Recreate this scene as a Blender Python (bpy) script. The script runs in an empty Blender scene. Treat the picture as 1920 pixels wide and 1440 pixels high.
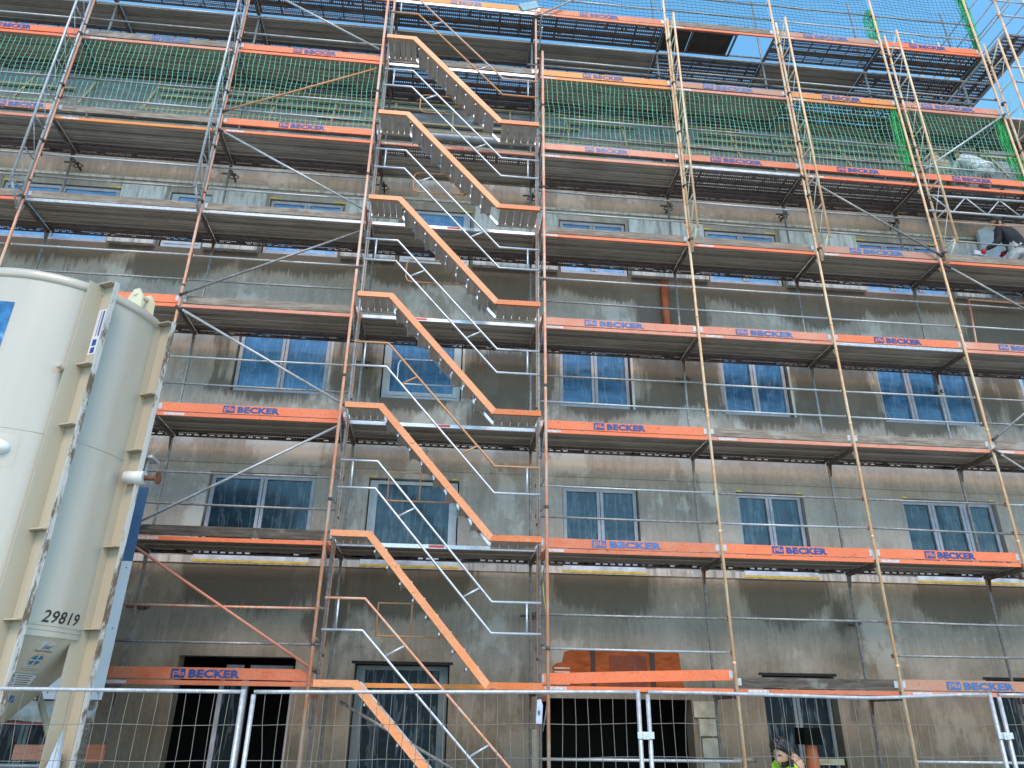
import bpy, bmesh, math, random
from mathutils import Vector, Matrix, noise
random.seed(7)
S = bpy.context.scene
R = math.radians

# ------------------------------------------------------------------ camera, sky, sun, exposure
cam = bpy.data.cameras.new('camera'); camo = bpy.data.objects.new('camera', cam)
S.collection.objects.link(camo)
CAMP = Vector((-1.51434097, -11.38590804, 1.58403683))
Fv = Vector((0.08578928, 0.90631043, 0.4138135)); Rv = Vector((0.99501115, -0.0991657, 0.01090736)); Uv = Vector((-0.05092156, -0.41081331, 0.91029634))
M = Matrix((Rv, Uv, -Fv)).transposed().to_4x4(); M.translation = CAMP
camo.matrix_world = M
cam.sensor_width = 36; cam.lens = 36 * 1370.64 / 1920
cam.clip_start = 0.1; cam.clip_end = 3000
S.camera = camo
S.render.resolution_x = 1024; S.render.resolution_y = 768

w = bpy.data.worlds.new("World"); S.world = w; w.use_nodes = True
nt = w.node_tree
sky = nt.nodes.new('ShaderNodeTexSky'); sky.sky_type = 'NISHITA'; sky.sun_disc = False
SUN_EL, SUN_AZ = R(48), R(178)          # azimuth clockwise from +Y
sky.sun_elevation = SUN_EL; sky.sun_rotation = SUN_AZ
sky.air_density = 1.0; sky.dust_density = 0.0; sky.ozone_density = 0.6
hs = nt.nodes.new('ShaderNodeHueSaturation'); hs.inputs['Hue'].default_value = .483; hs.inputs['Saturation'].default_value = 1.2; hs.inputs['Value'].default_value = 1.25
nt.links.new(sky.outputs[0], hs.inputs['Color']); nt.links.new(hs.outputs[0], nt.nodes['Background'].inputs[0])
nt.nodes['Background'].inputs[1].default_value = 0.15
sl = bpy.data.lights.new('sun', 'SUN'); so = bpy.data.objects.new('sun', sl); S.collection.objects.link(so)
sl.energy = 1.5; sl.angle = R(24); sl.color = (1.0, 0.78, 0.60)
sd = Vector((math.sin(SUN_AZ) * math.cos(SUN_EL), math.cos(SUN_AZ) * math.cos(SUN_EL), math.sin(SUN_EL)))
so.rotation_euler = sd.to_track_quat('Z', 'Y').to_euler()
S.view_settings.view_transform = 'Standard'; S.view_settings.look = 'None'
S.view_settings.exposure = 1.08; S.view_settings.gamma = 1.0
S.render.engine = 'CYCLES'
S.cycles.transparent_max_bounces = 24

# ------------------------------------------------------------------ helpers
class MB:
    def __init__(s): s.v = []; s.f = []; s.m = []; s.s = []
    def add(s, vs, fs, mi=0, sm=False):
        n = len(s.v); s.v += [tuple(v) for v in vs]
        for f in fs: s.f.append([i + n for i in f]); s.m.append(mi); s.s.append(sm)
    def box(s, x0, x1, y0, y1, z0, z1, mi=0):
        s.add([(x0,y0,z0),(x1,y0,z0),(x1,y1,z0),(x0,y1,z0),(x0,y0,z1),(x1,y0,z1),(x1,y1,z1),(x0,y1,z1)],
              [(0,3,2,1),(4,5,6,7),(0,1,5,4),(1,2,6,5),(2,3,7,6),(3,0,4,7)], mi)
        return s
    def beam(s, p, q, w, h, mi=0, up=Vector((0,0,1))):
        p = Vector(p); q = Vector(q); d = (q - p).normalized()
        if abs(d.dot(up)) > .98: up = Vector((0,1,0))
        a = d.cross(up).normalized() * w / 2; b = a.cross(d).normalized() * h / 2
        s.add([p-a-b,p+a-b,p+a+b,p-a+b,q-a-b,q+a-b,q+a+b,q-a+b],[(0,1,2,3),(7,6,5,4),(0,4,5,1),(1,5,6,2),(2,6,7,3),(3,7,4,0)], mi)
        return s
    def tube(s, p, q, r, n=8, mi=0, r2=None, cap=True):
        return s.path([p, q], [r, r if r2 is None else r2], n, mi, cap)
    def path(s, pts, r, n=8, mi=0, cap=True, closed=False):
        pts = [Vector(p) for p in pts]
        if not isinstance(r, (list, tuple)): r = [r] * len(pts)
        k = len(pts); base = len(s.v); prev = None
        for i, p in enumerate(pts):
            if closed: d = (pts[(i+1)%k] - pts[i-1])
            elif i == 0: d = pts[1] - p
            elif i == k-1: d = p - pts[i-1]
            else: d = (pts[i+1]-p).normalized() + (p-pts[i-1]).normalized()
            if d.length < 1e-9: d = Vector((0,0,1))
            d.normalize()
            if prev is None:
                a = d.cross(Vector((0,0,1)) if abs(d.z) < .9 else Vector((1,0,0))).normalized()
            else:
                a = (prev - d * prev.dot(d)).normalized()
            prev = a; b = d.cross(a)
            for j in range(n):
                t = 2*math.pi*j/n
                s.v.append(tuple(p + (a*math.cos(t) + b*math.sin(t)) * r[i]))
        for i in range(k if closed else k-1):
            i2 = (i+1) % k
            for j in range(n):
                s.f.append([base+i*n+j, base+i*n+(j+1)%n, base+i2*n+(j+1)%n, base+i2*n+j]); s.m.append(mi); s.s.append(n > 4)
        if cap and not closed:
            s.f.append([base+j for j in range(n)][::-1]); s.m.append(mi); s.s.append(False)
            s.f.append([base+(k-1)*n+j for j in range(n)]); s.m.append(mi); s.s.append(False)
        return s
    def lathe(s, c, prof, n=48, mi=0, a0=0, a1=360, sm=True):
        base = len(s.v); full = abs(a1-a0) >= 360; m = n if full else n+1
        for (r, z) in prof:
            for j in range(m):
                t = R(a0 + (a1-a0)*j/n); s.v.append((c[0]+r*math.cos(t), c[1]+r*math.sin(t), z))
        for i in range(len(prof)-1):
            for j in range(n):
                j2 = (j+1) % m
                s.f.append([base+i*m+j, base+i*m+j2, base+(i+1)*m+j2, base+(i+1)*m+j]); s.m.append(mi); s.s.append(sm)
        return s
    def prism(s, poly, y0, y1, mi=0):     # polygon in x,z extruded along y
        n = len(poly)
        s.add([(x,y0,z) for x,z in poly] + [(x,y1,z) for x,z in poly],
              [list(range(n)), list(range(2*n-1, n-1, -1))] + [[i, i+n, (i+1)%n+n, (i+1)%n] for i in range(n)], mi)
        return s
    def mesh(s, name, mats, off=(0,0,0)):
        me = bpy.data.meshes.new(name)
        o = Vector(off); me.from_pydata([tuple(Vector(v) - o) for v in s.v], [], s.f)
        for m in (mats if isinstance(mats, (list, tuple)) else [mats]): me.materials.append(m)
        me.polygons.foreach_set('material_index', s.m); me.polygons.foreach_set('use_smooth', s.s)
        bm = bmesh.new(); bm.from_mesh(me); bmesh.ops.recalc_face_normals(bm, faces=bm.faces); bm.to_mesh(me); bm.free()
        me.update(); return me
    def build(s, name, mats, parent=None, loc=None):
        if parent is not None:
            wl = Vector(parent['_w']) if '_w' in parent else Vector(parent.location)
            me = s.mesh(name, mats, wl)
            o = bpy.data.objects.new(name, me); S.collection.objects.link(o); o.parent = parent
            o['_w'] = tuple(wl)
        else:
            loc = Vector(loc or (0,0,0)); me = s.mesh(name, mats, loc)
            o = bpy.data.objects.new(name, me); S.collection.objects.link(o); o.location = loc
            o['_w'] = tuple(loc)
        return o
def tag(o, label, cat, group=None):
    o['label'] = label; o['category'] = cat
    if group: o['group'] = group
    return o
def thing(name, label, cat, loc=(0,0,0), group=None):
    o = bpy.data.objects.new(name, None); S.collection.objects.link(o); o.location = loc; o['_w'] = tuple(loc)
    o.empty_display_size = .2
    return tag(o, label, cat, group)
def struct(name, mb, m):
    o = mb.build(name, m); o['kind'] = 'structure'; return o

# ------------------------------------------------------------------ materials
class NT:
    def __init__(s, name):
        s.m = bpy.data.materials.new(name); s.m.use_nodes = True; s.t = s.m.node_tree
        s.b = s.t.nodes['Principled BSDF']
    def n(s, ty, **k):
        x = s.t.nodes.new(ty)
        for a, v in k.items():
            if a.startswith('i_'): x.inputs[a[2:].replace('_', ' ')].default_value = v
            else: setattr(x, a, v)
        return x
    def l(s, a, b): s.t.links.new(a, b)
    def coord(s, scale=(1,1,1), kind='Object'):
        c = s.n('ShaderNodeTexCoord'); m = s.n('ShaderNodeMapping'); m.inputs['Scale'].default_value = scale
        s.l(c.outputs[kind], m.inputs[0]); return m.outputs[0]
    def wcoord(s, scale=(1,1,1)):
        c = s.n('ShaderNodeNewGeometry'); m = s.n('ShaderNodeMapping'); m.inputs['Scale'].default_value = scale
        s.l(c.outputs['Position'], m.inputs[0]); return m.outputs[0]
    def noise(s, co, sc, det=6, rough=.6, dist=0):
        x = s.n('ShaderNodeTexNoise'); x.inputs['Scale'].default_value = sc; x.inputs['Detail'].default_value = det
        x.inputs['Roughness'].default_value = rough; x.inputs['Distortion'].default_value = dist
        s.l(co, x.inputs['Vector']); return x.outputs['Fac']
    def ramp(s, fac, stops, mode='LINEAR'):
        x = s.n('ShaderNodeValToRGB'); x.color_ramp.interpolation = mode
        e = x.color_ramp.elements
        while len(e) < len(stops): e.new(.5)
        for i, (p, c) in enumerate(stops):
            e[i].position = p; e[i].color = (c, c, c, 1) if isinstance(c, (int, float)) else (*c, 1)
        s.l(fac, x.inputs[0]); return x.outputs[0]
    def mix(s, f, a, b, mode='MIX'):
        x = s.n('ShaderNodeMix', data_type='RGBA', blend_type=mode)
        for sock, v in ((x.inputs[0], f), (x.inputs[6], a), (x.inputs[7], b)):
            if isinstance(v, bpy.types.NodeSocket): s.l(v, sock)
            elif isinstance(v, (int, float)): sock.default_value = v if sock.type == 'VALUE' else (v, v, v, 1)
            else: sock.default_value = (*v, 1)
        return x.outputs[2]
    def math(s, op, a, b=0, c=0, clamp=False):
        x = s.n('ShaderNodeMath', operation=op, use_clamp=clamp)
        for i, v in enumerate((a, b, c)):
            if isinstance(v, bpy.types.NodeSocket): s.l(v, x.inputs[i])
            else: x.inputs[i].default_value = v
        return x.outputs[0]
    def bump(s, h, st=.3, d=.01):
        x = s.n('ShaderNodeBump'); x.inputs['Strength'].default_value = st; x.inputs['Distance'].default_value = d
        s.l(h, x.inputs['Height']); s.l(x.outputs[0], s.b.inputs['Normal'])
    def col(s, c):
        if isinstance(c, bpy.types.NodeSocket): s.l(c, s.b.inputs['Base Color'])
        else: s.b.inputs['Base Color'].default_value = (*c, 1)
    def set(s, rough=.6, metal=0, spec=.5, **k):
        s.b.inputs['Roughness'].default_value = rough; s.b.inputs['Metallic'].default_value = metal
        s.b.inputs['Specular IOR Level'].default_value = spec
        return s

def simple(name, c, rough=.6, metal=0, var=.25, sc=6, spec=.5):
    N = NT(name); co = N.wcoord()
    f = N.noise(co, sc, 5)
    a = tuple(x * (1 - var) for x in c); b = tuple(min(1, x * (1 + var)) for x in c)
    N.col(N.ramp(f, [(.3, a), (.7, b)])); N.set(rough, metal, spec); return N.m

def paint(name, c, fade, dirt=.5, sc=3, rough=.5, chips=(.32,.30,.28)):
    "worn paint: base colour, faded patches, chips and grime"
    N = NT(name); co = N.wcoord()
    big = N.noise(co, sc, 6, .65); fine = N.noise(co, sc * 14, 4, .7)
    str_ = N.noise(N.wcoord((1.2, 1.2, 1.2)), sc * 4, 8, .8, .4)
    c1 = N.mix(N.ramp(big, [(.35, 0.), (.7, 1.)]), c, fade)
    c2 = N.mix(N.ramp(str_, [(.60, 0.), (.68, dirt)]), c1, chips)
    c3 = N.mix(N.math('MULTIPLY', N.ramp(fine, [(.3, 1.), (.6, 0.)]), .35), c2, tuple(x * .45 for x in c))
    kn = N.noise(N.wcoord((1.2, 1.2, 2.6)), 7.5, 3, .5, 1.2)
    c4 = N.mix(N.ramp(kn, [(.675, 0.), (.70, .7)]), c3, (.07, .045, .03))
    edge = N.noise(N.wcoord((.8, .8, 9)), 2.3, 6, .7)
    c4 = N.mix(N.math('MULTIPLY', N.ramp(edge, [(.52, 0.), (.66, 1.)]), .4), c4, tuple(x * .55 + .03 for x in c))
    sp_ = N.noise(N.wcoord(), 26, 3, .5); blot = N.noise(N.wcoord(), 1.7, 3)
    c4 = N.mix(N.math('MULTIPLY', N.ramp(sp_, [(.66, 0.), (.70, .8)]), N.ramp(blot, [(.45, 0.), (.6, 1.)])), c4, (.42, .39, .35))
    pr = N.noise(N.wcoord((.5, .5, .3)), 1.3, 2); c4 = N.mix(N.math('MULTIPLY', N.ramp(pr, [(.4, 0.), (.62, 1.)]), .35), c4, tuple(x * .6 + .02 for x in c))
    N.col(c4); N.set(rough, 0, .4); N.bump(fine, .15, .003); return N.m

M_ = {}
M_['orange'] = paint('orange_paint', (.80, .165, .05), (.80, .21, .09), .3, 2)
M_['orange_dull'] = paint('dull_orange_paint', (.60, .13, .045), (.62, .24, .13), .5, 2.5)
M_['salmon'] = paint('salmon_paint', (.64, .21, .125), (.66, .33, .22), .5, 2.5)
M_['orange_yellow'] = paint('yellow_orange_paint', (.76, .24, .03), (.72, .28, .08), .4, 2.5)
M_['faded'] = paint('faded_orange_wood', (.48, .20, .12), (.42, .27, .19), .6, 3)
M_['string'] = paint('stringer_orange', (.80, .27, .095), (.82, .37, .18), .3, 2, .42)
M_['string_dk'] = paint('stringer_dark_orange', (.66, .15, .02), (.60, .2, .08), .35, 2, .42)
M_['rail_orange'] = paint('rail_orange', (.66, .24, .05), (.50, .36, .25), .5, 3, .42)
M_['blue_letter'] = paint('blue_lettering', (.010, .05, .22), (.015, .07, .26), .08, 8, .5, (.45,.2,.1))
M_['blue_fade'] = paint('faded_blue_lettering', (.035, .11, .32), (.09, .18, .36), .3, 8, .5, (.45,.25,.15))
def standard_mat(name, c1, c2, c3, sc=1.3):
    N = NT(name); geo = N.n('ShaderNodeNewGeometry'); sp = N.n('ShaderNodeSeparateXYZ'); N.l(geo.outputs[0], sp.inputs[0])
    cb = N.n('ShaderNodeCombineXYZ'); N.l(N.math('MULTIPLY', sp.outputs[2], sc), cb.inputs[2]); N.l(N.math('MULTIPLY', sp.outputs[0], 2.1), cb.inputs[0])
    f = N.noise(cb.outputs[0], 1.0, 3, .5)
    fine = N.noise(N.wcoord((1, 1, .25)), 34, 6, .75)
    a = N.mix(N.ramp(f, [(.40, 0.), (.50, 1.)]), c1, c2)
    N.col(N.mix(N.ramp(fine, [(.50, 0.), (.62, .75)]), a, c3)); N.set(.5, 0, .45); N.bump(fine, .2, .002); return N.m
M_['post_cream'] = standard_mat('cream_orange_post', (.74, .54, .34), (.74, .40, .20), (.78, .69, .53))
M_['post_tan'] = standard_mat('tan_worn_post', (.56, .42, .32), (.60, .29, .17), (.55, .52, .47))
M_['post_pink'] = standard_mat('pinkish_post', (.60, .38, .28), (.64, .26, .14), (.56, .50, .45))
M_['post_grey'] = standard_mat('grey_worn_post', (.40, .41, .41), (.58, .28, .17), (.55, .56, .57), .8)
def galv(name, c, c2, metal=.35, rough=.45):
    N = NT(name); co = N.wcoord((1,1,1)); f = N.noise(co, 20, 6, .7); g = N.noise(co, 3, 4)
    a = N.mix(N.ramp(f, [(.45, 0.), (.7, 1.)]), c, c2)
    N.col(N.mix(N.ramp(g, [(.58, 0.), (.72, .55)]), a, (.16, .125, .10)))
    N.set(rough, metal, .5); N.bump(f, .15, .002); return N.m
M_['galv'] = galv('galvanised_tube', (.38, .39, .40), (.56, .57, .58))
M_['galv_dk'] = galv('dirty_galvanised_tube', (.22, .21, .205), (.40, .39, .37))
M_['alu'] = galv('aluminium', (.50, .52, .56), (.62, .64, .68), .5, .38)
M_['rust'] = simple('rusty_steel', (.17, .07, .035), .8, .1, .5, 12)
M_['coupler'] = simple('coupler_steel', (.09, .075, .065), .6, .5, .4, 20)
M_['ledger'] = simple('dark_transom', (.15, .12, .105), .65, .2, .45, 9)
M_['black'] = simple('black_shade', (.006, .006, .007), .9, 0, .3, 3)  # plain black standing in for the shade in rooms and slots
# deck underside
N = NT('deck_underside'); co = N.wcoord((.35, 7, 1)); f = N.noise(co, 1.5, 8, .7); g = N.noise(N.wcoord((1,1,1)), 1.1, 4)
a = N.ramp(f, [(.28, (.22, .19, .155)), (.5, (.44, .39, .325)), (.75, (.64, .585, .505))])
N.col(N.mix(N.ramp(g, [(.4, 0.), (.7, .6)]), a, (.30, .25, .195))); N.set(.6, .1, .35); DECK = N.m
N = NT('stair_plank'); co = N.wcoord((3, .5, 3)); f = N.noise(co, 3, 6, .7)
N.col(N.ramp(f, [(.3, (.36, .33, .28)), (.7, (.58, .54, .48))])); N.set(.5, .2, .4); PLANK = N.m
def perf(name, base, px, py, rx, ry):
    N = NT(name); c = N.n('ShaderNodeTexCoord'); sp = N.n('ShaderNodeSeparateXYZ'); N.l(c.outputs['Object'], sp.inputs[0])
    fx = N.math('SUBTRACT', N.math('FRACT', N.math('DIVIDE', sp.outputs[0], px)), .5)
    fy = N.math('SUBTRACT', N.math('FRACT', N.math('DIVIDE', sp.outputs[1], py)), .5)
    ex = N.math('DIVIDE', N.math('MULTIPLY', fx, px), rx); ey = N.math('DIVIDE', N.math('MULTIPLY', fy, py), ry)
    d = N.math('ADD', N.math('MULTIPLY', ex, ex), N.math('MULTIPLY', ey, ey))
    ox = N.math('FRACT', N.math('DIVIDE', sp.outputs[0], .46)); bar = N.math('GREATER_THAN', ox, .07)
    clog = N.noise(N.coord((1,1,1)), 3.2, 3); cl = N.math('LESS_THAN', clog, .62)
    hole = N.math('MULTIPLY', N.math('MULTIPLY', N.math('LESS_THAN', d, 1.0), bar), cl)
    N.l(N.math('SUBTRACT', 1.0, hole), N.b.inputs['Alpha'])
    g = N.noise(N.wcoord(), 6, 4)
    N.col(N.ramp(g, [(.3, tuple(x*.7 for x in base)), (.7, tuple(x*1.3 for x in base))])); N.set(.6, .2, .4); return N.m
PERF = perf('perforated_steel', (.20, .155, .15), .045, .095, .0150, .021)
PERFW = perf('open_perforated_steel', (.22, .18, .185), .042, .042, .0155, .0155)
# weathered wood
def wood(name, a, b, c):
    N = NT(name); co = N.wcoord((1.2, 9, 16)); f = N.noise(co, 2.2, 9, .75, .3); g = N.noise(N.wcoord(), 2, 4)
    k = N.ramp(f, [(.3, a), (.5, b), (.72, c)])
    N.col(N.mix(N.ramp(g, [(.55, 0.), (.7, .6)]), k, (.36, .34, .31))); N.set(.85, 0, .2); N.bump(f, .5, .006); return N.m
M_['wood'] = wood('weathered_wood', (.09, .07, .055), (.22, .175, .14), (.40, .35, .29))
M_['wood_dk'] = wood('dark_weathered_wood', (.03, .026, .022), (.085, .07, .058), (.19, .165, .14))
M_['batten'] = wood('roof_batten_wood', (.18, .15, .09), (.34, .29, .18), (.50, .45, .30))
# plaster wall with wet patches (attribute 'wet' marks where the base coat is still damp)
N = NT('wall_plaster'); at = N.n('ShaderNodeAttribute', attribute_name='wet')
n1 = N.noise(N.wcoord(), .9, 8, .6); n2 = N.noise(N.wcoord((7, 7, .8)), 1.6, 8, .75); n3 = N.noise(N.wcoord(), 14, 6, .7)
base = N.ramp(n1, [(.3, (.245, .207, .166)), (.5, (.325, .279, .234)), (.72, (.415, .364, .316))])
base = N.mix(N.math('MULTIPLY', N.ramp(n2, [(.42, 0.), (.62, 1.)]), .45), base, (.455, .42, .375))
base = N.mix(N.math('MULTIPLY', N.ramp(n3, [(.3, 1.), (.6, 0.)]), .25), base, (.17, .155, .135))
pale = N.ramp(N.math('ADD', N.noise(N.wcoord((1, 1, .6)), 1.1, 8, .65), N.math('MULTIPLY', n2, .12)), [(.60, 0.), (.66, .75)])
base = N.mix(pale, base, (.505, .47, .425))
str2 = N.noise(N.wcoord((16, 16, 1.1)), 1.3, 5, .6)
wf = N.math('ADD', at.outputs['Fac'], N.math('ADD', N.math('MULTIPLY', N.math('SUBTRACT', n2, .5), .8), N.math('ADD', N.math('MULTIPLY', N.math('SUBTRACT', str2, .5), .5), N.math('MULTIPLY', N.math('SUBTRACT', n1, .5), .8))))
wetm = N.ramp(wf, [(.40, 0.), (.60, 1.)])
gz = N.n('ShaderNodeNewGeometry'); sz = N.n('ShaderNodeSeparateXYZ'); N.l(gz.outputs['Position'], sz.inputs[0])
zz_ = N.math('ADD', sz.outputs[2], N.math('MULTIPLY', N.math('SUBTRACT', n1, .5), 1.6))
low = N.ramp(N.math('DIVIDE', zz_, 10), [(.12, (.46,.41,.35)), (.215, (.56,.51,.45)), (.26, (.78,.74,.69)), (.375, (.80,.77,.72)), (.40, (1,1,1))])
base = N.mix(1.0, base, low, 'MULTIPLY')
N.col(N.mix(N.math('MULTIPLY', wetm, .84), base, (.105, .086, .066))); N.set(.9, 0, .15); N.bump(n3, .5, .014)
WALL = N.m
N = NT('insulation_board'); n1 = N.noise(N.wcoord((8, 8, .7)), 1.5, 7, .7); n2 = N.noise(N.wcoord(), 3, 6)
a = N.ramp(n1, [(.34, (.28, .26, .23)), (.5, (.52, .50, .46)), (.7, (.68, .66, .62))])
N.col(N.mix(N.ramp(n2, [(.55, 0.), (.7, .5)]), a, (.26, .25, .22))); N.set(.9, 0, .15); PIER = N.m
# window film
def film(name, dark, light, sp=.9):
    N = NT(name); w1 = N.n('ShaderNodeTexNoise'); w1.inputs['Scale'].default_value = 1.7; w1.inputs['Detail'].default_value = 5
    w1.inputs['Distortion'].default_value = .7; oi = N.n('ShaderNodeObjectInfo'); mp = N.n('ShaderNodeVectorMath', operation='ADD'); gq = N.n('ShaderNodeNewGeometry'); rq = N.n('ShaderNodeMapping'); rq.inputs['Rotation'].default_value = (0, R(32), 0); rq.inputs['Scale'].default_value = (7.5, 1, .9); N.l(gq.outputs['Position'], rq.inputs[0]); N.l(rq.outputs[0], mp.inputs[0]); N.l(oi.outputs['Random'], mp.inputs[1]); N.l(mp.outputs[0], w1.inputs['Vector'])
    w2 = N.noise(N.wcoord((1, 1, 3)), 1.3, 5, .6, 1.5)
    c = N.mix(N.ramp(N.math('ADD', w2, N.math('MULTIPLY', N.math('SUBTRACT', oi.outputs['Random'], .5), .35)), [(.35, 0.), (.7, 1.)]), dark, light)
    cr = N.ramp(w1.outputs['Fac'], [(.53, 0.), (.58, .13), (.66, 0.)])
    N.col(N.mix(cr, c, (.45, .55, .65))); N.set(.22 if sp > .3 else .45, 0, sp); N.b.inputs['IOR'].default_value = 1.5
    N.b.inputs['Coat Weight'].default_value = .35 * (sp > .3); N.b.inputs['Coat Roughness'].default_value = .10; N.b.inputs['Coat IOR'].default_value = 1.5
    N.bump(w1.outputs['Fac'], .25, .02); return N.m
FILM = [film('film_reflection_lower', (.005, .020, .032), (.014, .052, .080), .38), film('film_reflection_middle', (.010, .045, .10), (.035, .13, .27), .6), film('film_reflection_upper', (.09, .24, .46), (.20, .40, .66), .7)]  # mirrored sky put into the base colour, bluer and brighter in upper rows
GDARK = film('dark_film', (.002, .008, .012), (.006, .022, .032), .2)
FRAME = simple('window_frame', (.33, .33, .37), .5, 0, .2, 5)
FRAMEW = simple('pale_window_frame', (.40, .43, .46), .45, 0, .15, 5)
FRAMED = simple('film_covered_frame', (.10, .125, .135), .5, 0, .2, 5)
TAPE = simple('yellow_tape', (.62, .45, .06), .6, 0, .3, 8)
PLASTICW = simple('white_sheet', (.55, .58, .62), .35, 0, .3, 5)
def cream(name, c, rust, wear=.5):
    N = NT(name); f = N.noise(N.wcoord((2, 2, .6)), 3, 8, .75); g = N.noise(N.wcoord((5, 5, .35)), 1.2, 6, .6)
    a = N.mix(N.math('MULTIPLY', N.ramp(g, [(.4, 0.), (.7, 1.)]), .35), c, tuple(x*.78 for x in c))
    N.col(N.mix(N.ramp(f, [(wear, 0.), (wear + .07, 1.)]), a, rust)); N.set(.34, 0, .5)
    return N
SN = cream('silo_paint', (.46, .405, .325), (.36, .30, .22), .72); SN.b.inputs['Coat Weight'].default_value = .6; SN.b.inputs['Coat Roughness'].default_value = .18; SILO = SN.m
SILOC = cream('silo_cream', (.45, .39, .29), (.30, .20, .12), .72).m
SILOW = cream('skid_worn_white', (.50, .48, .44), (.13, .085, .05), .48).m
STICK = simple('sticker_white', (.62, .62, .62), .4, 0, .06, 3)
STBLUE = simple('sticker_blue', (.02, .17, .36), .4, 0, .1, 3)
STNAVY = simple('sticker_navy', (.02, .05, .25), .4, 0, .1, 3)
STTEAL = simple('sticker_teal', (.03, .16, .20), .4, 0, .1, 3)
STORANGE = simple('sticker_orange', (.6, .27, .16), .4, 0, .1, 3)
INK = simple('black_ink', (.012, .012, .016), .5, 0, .2, 4)
NET = simple('net_cord', (.15, .42, .28), .7, 0, .35, 5, .2)
NETB = simple('net_bunch', (.03, .42, .10), .6, 0, .45, 9, .2)
NETD = simple('dark_net_cord', (.015, .12, .12), .7, 0, .3, 5, .2)

# ------------------------------------------------------------------ layout numbers (metres)
PX = [-9.28, -6.20, -3.13, 0.0, 2.98, 5.57, 8.14, 10.65]     # post lines along the facade
BX = [-12.35] + PX + [13.2]
LZ = {k: 2.0 * k for k in range(0, 10)}; LZ[7] = 14.08; LZ[6] = 11.94; TZ = {k: 2.0*k for k in range(0, 10)}
DEPTH = 0.97; WY = 1.25; GZ = -0.2
BAY = {0: 'far left bay', 1: 'second bay left of the stairs', 2: 'first bay left of the stairs', 3: 'bay behind the stairs',
       4: 'first bay right of the stairs', 5: 'second bay right of the stairs', 6: 'third bay right of the stairs', 7: 'fourth bay right of the stairs', 8: 'far right bay'}
ORD = {1: 'first', 2: 'second', 3: 'third', 4: 'fourth', 5: 'fifth', 6: 'sixth', 7: 'seventh', 8: 'eighth'}
def bay(b): return BX[b], BX[b+1]
# bay b spans BX[b]..BX[b+1]; bay 0 = left of P0

# ------------------------------------------------------------------ ground
g = MB(); g.add([(-400,-400,GZ),(400,-400,GZ),(400,400,GZ),(-400,400,GZ)], [(0,1,2,3)])
N = NT('ground_gravel'); f = N.noise(N.wcoord(), 3, 10, .7); N.col(N.ramp(f, [(.3, (.27,.25,.22)), (.7, (.42,.40,.36))])); N.set(.95, 0, .1); N.bump(f, .5, .03)
struct('ground', g, N.m)

# ------------------------------------------------------------------ lettering
def text_mesh(body, size, bold=.0, extr=0.0):
    cu = bpy.data.curves.new('t', 'FONT'); cu.body = body; cu.size = size; cu.offset = bold; cu.extrude = extr; cu.resolution_u = 2; cu.space_character = 1.06
    o = bpy.data.objects.new('t', cu); S.collection.objects.link(o)
    me = bpy.data.meshes.new_from_object(o.evaluated_get(bpy.context.evaluated_depsgraph_get()))
    bpy.data.objects.remove(o); bpy.data.curves.remove(cu)
    for p in me.polygons: p.material_index = 0
    return me
def fit_text(body, x0, x1, z0, z1, y, name, mat, parent, bold=.02, map_=None, sub=False, slant=0):
    me = text_mesh(body, 1.0, bold)
    xsv = [v.co.x for v in me.vertices]; zsv = [v.co.y for v in me.vertices]
    a, b, c, d = min(xsv), max(xsv), min(zsv), max(zsv)
    wl = Vector(parent['_w'])
    for v in me.vertices:
        X = x0 + (v.co.x-a)/(b-a)*(x1-x0); Z = z0 + (v.co.y-c)/(d-c)*(z1-z0)
        X += slant*(Z-z0)
        v.co = (map_(X, Z) if map_ else Vector((X, y, Z))) - wl
    me.name = name; me.materials.clear(); me.materials.append(mat)
    o = bpy.data.objects.new(name, me); S.collection.objects.link(o); o.parent = parent; o['_w'] = tuple(wl)
    return o
def logo(parent, x0, z0, w, h, y, mat, bgmat, f):
    # dark blue square with the two pale looped strokes of the maker's mark
    m = MB()
    m.prism([(x0, f(x0,z0)), (x0+w, f(x0+w,z0)), (x0+w, f(x0+w,z0+h)), (x0, f(x0,z0+h))], y-.003, y)
    o = m.build('logo', mat, parent)
    s = MB(); t = h*.11; yy = y-.0055
    def bar(a, b, c, d): s.prism([(x0+a*w, f(x0+a*w,z0+c*h)), (x0+b*w, f(x0+b*w,z0+c*h)), (x0+b*w, f(x0+b*w,z0+d*h)), (x0+a*w, f(x0+a*w,z0+d*h))], yy, y-.0032)
    bar(.14,.22,.08,.72); bar(.22,.5,.62,.72); bar(.42,.5,.36,.62); bar(.22,.42,.36,.45)
    bar(.56,.64,.26,.92); bar(.64,.90,.26,.35); bar(.82,.90,.35,.58); bar(.64,.82,.5,.58)
    s.build('logo_stroke', bgmat, o)

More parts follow.
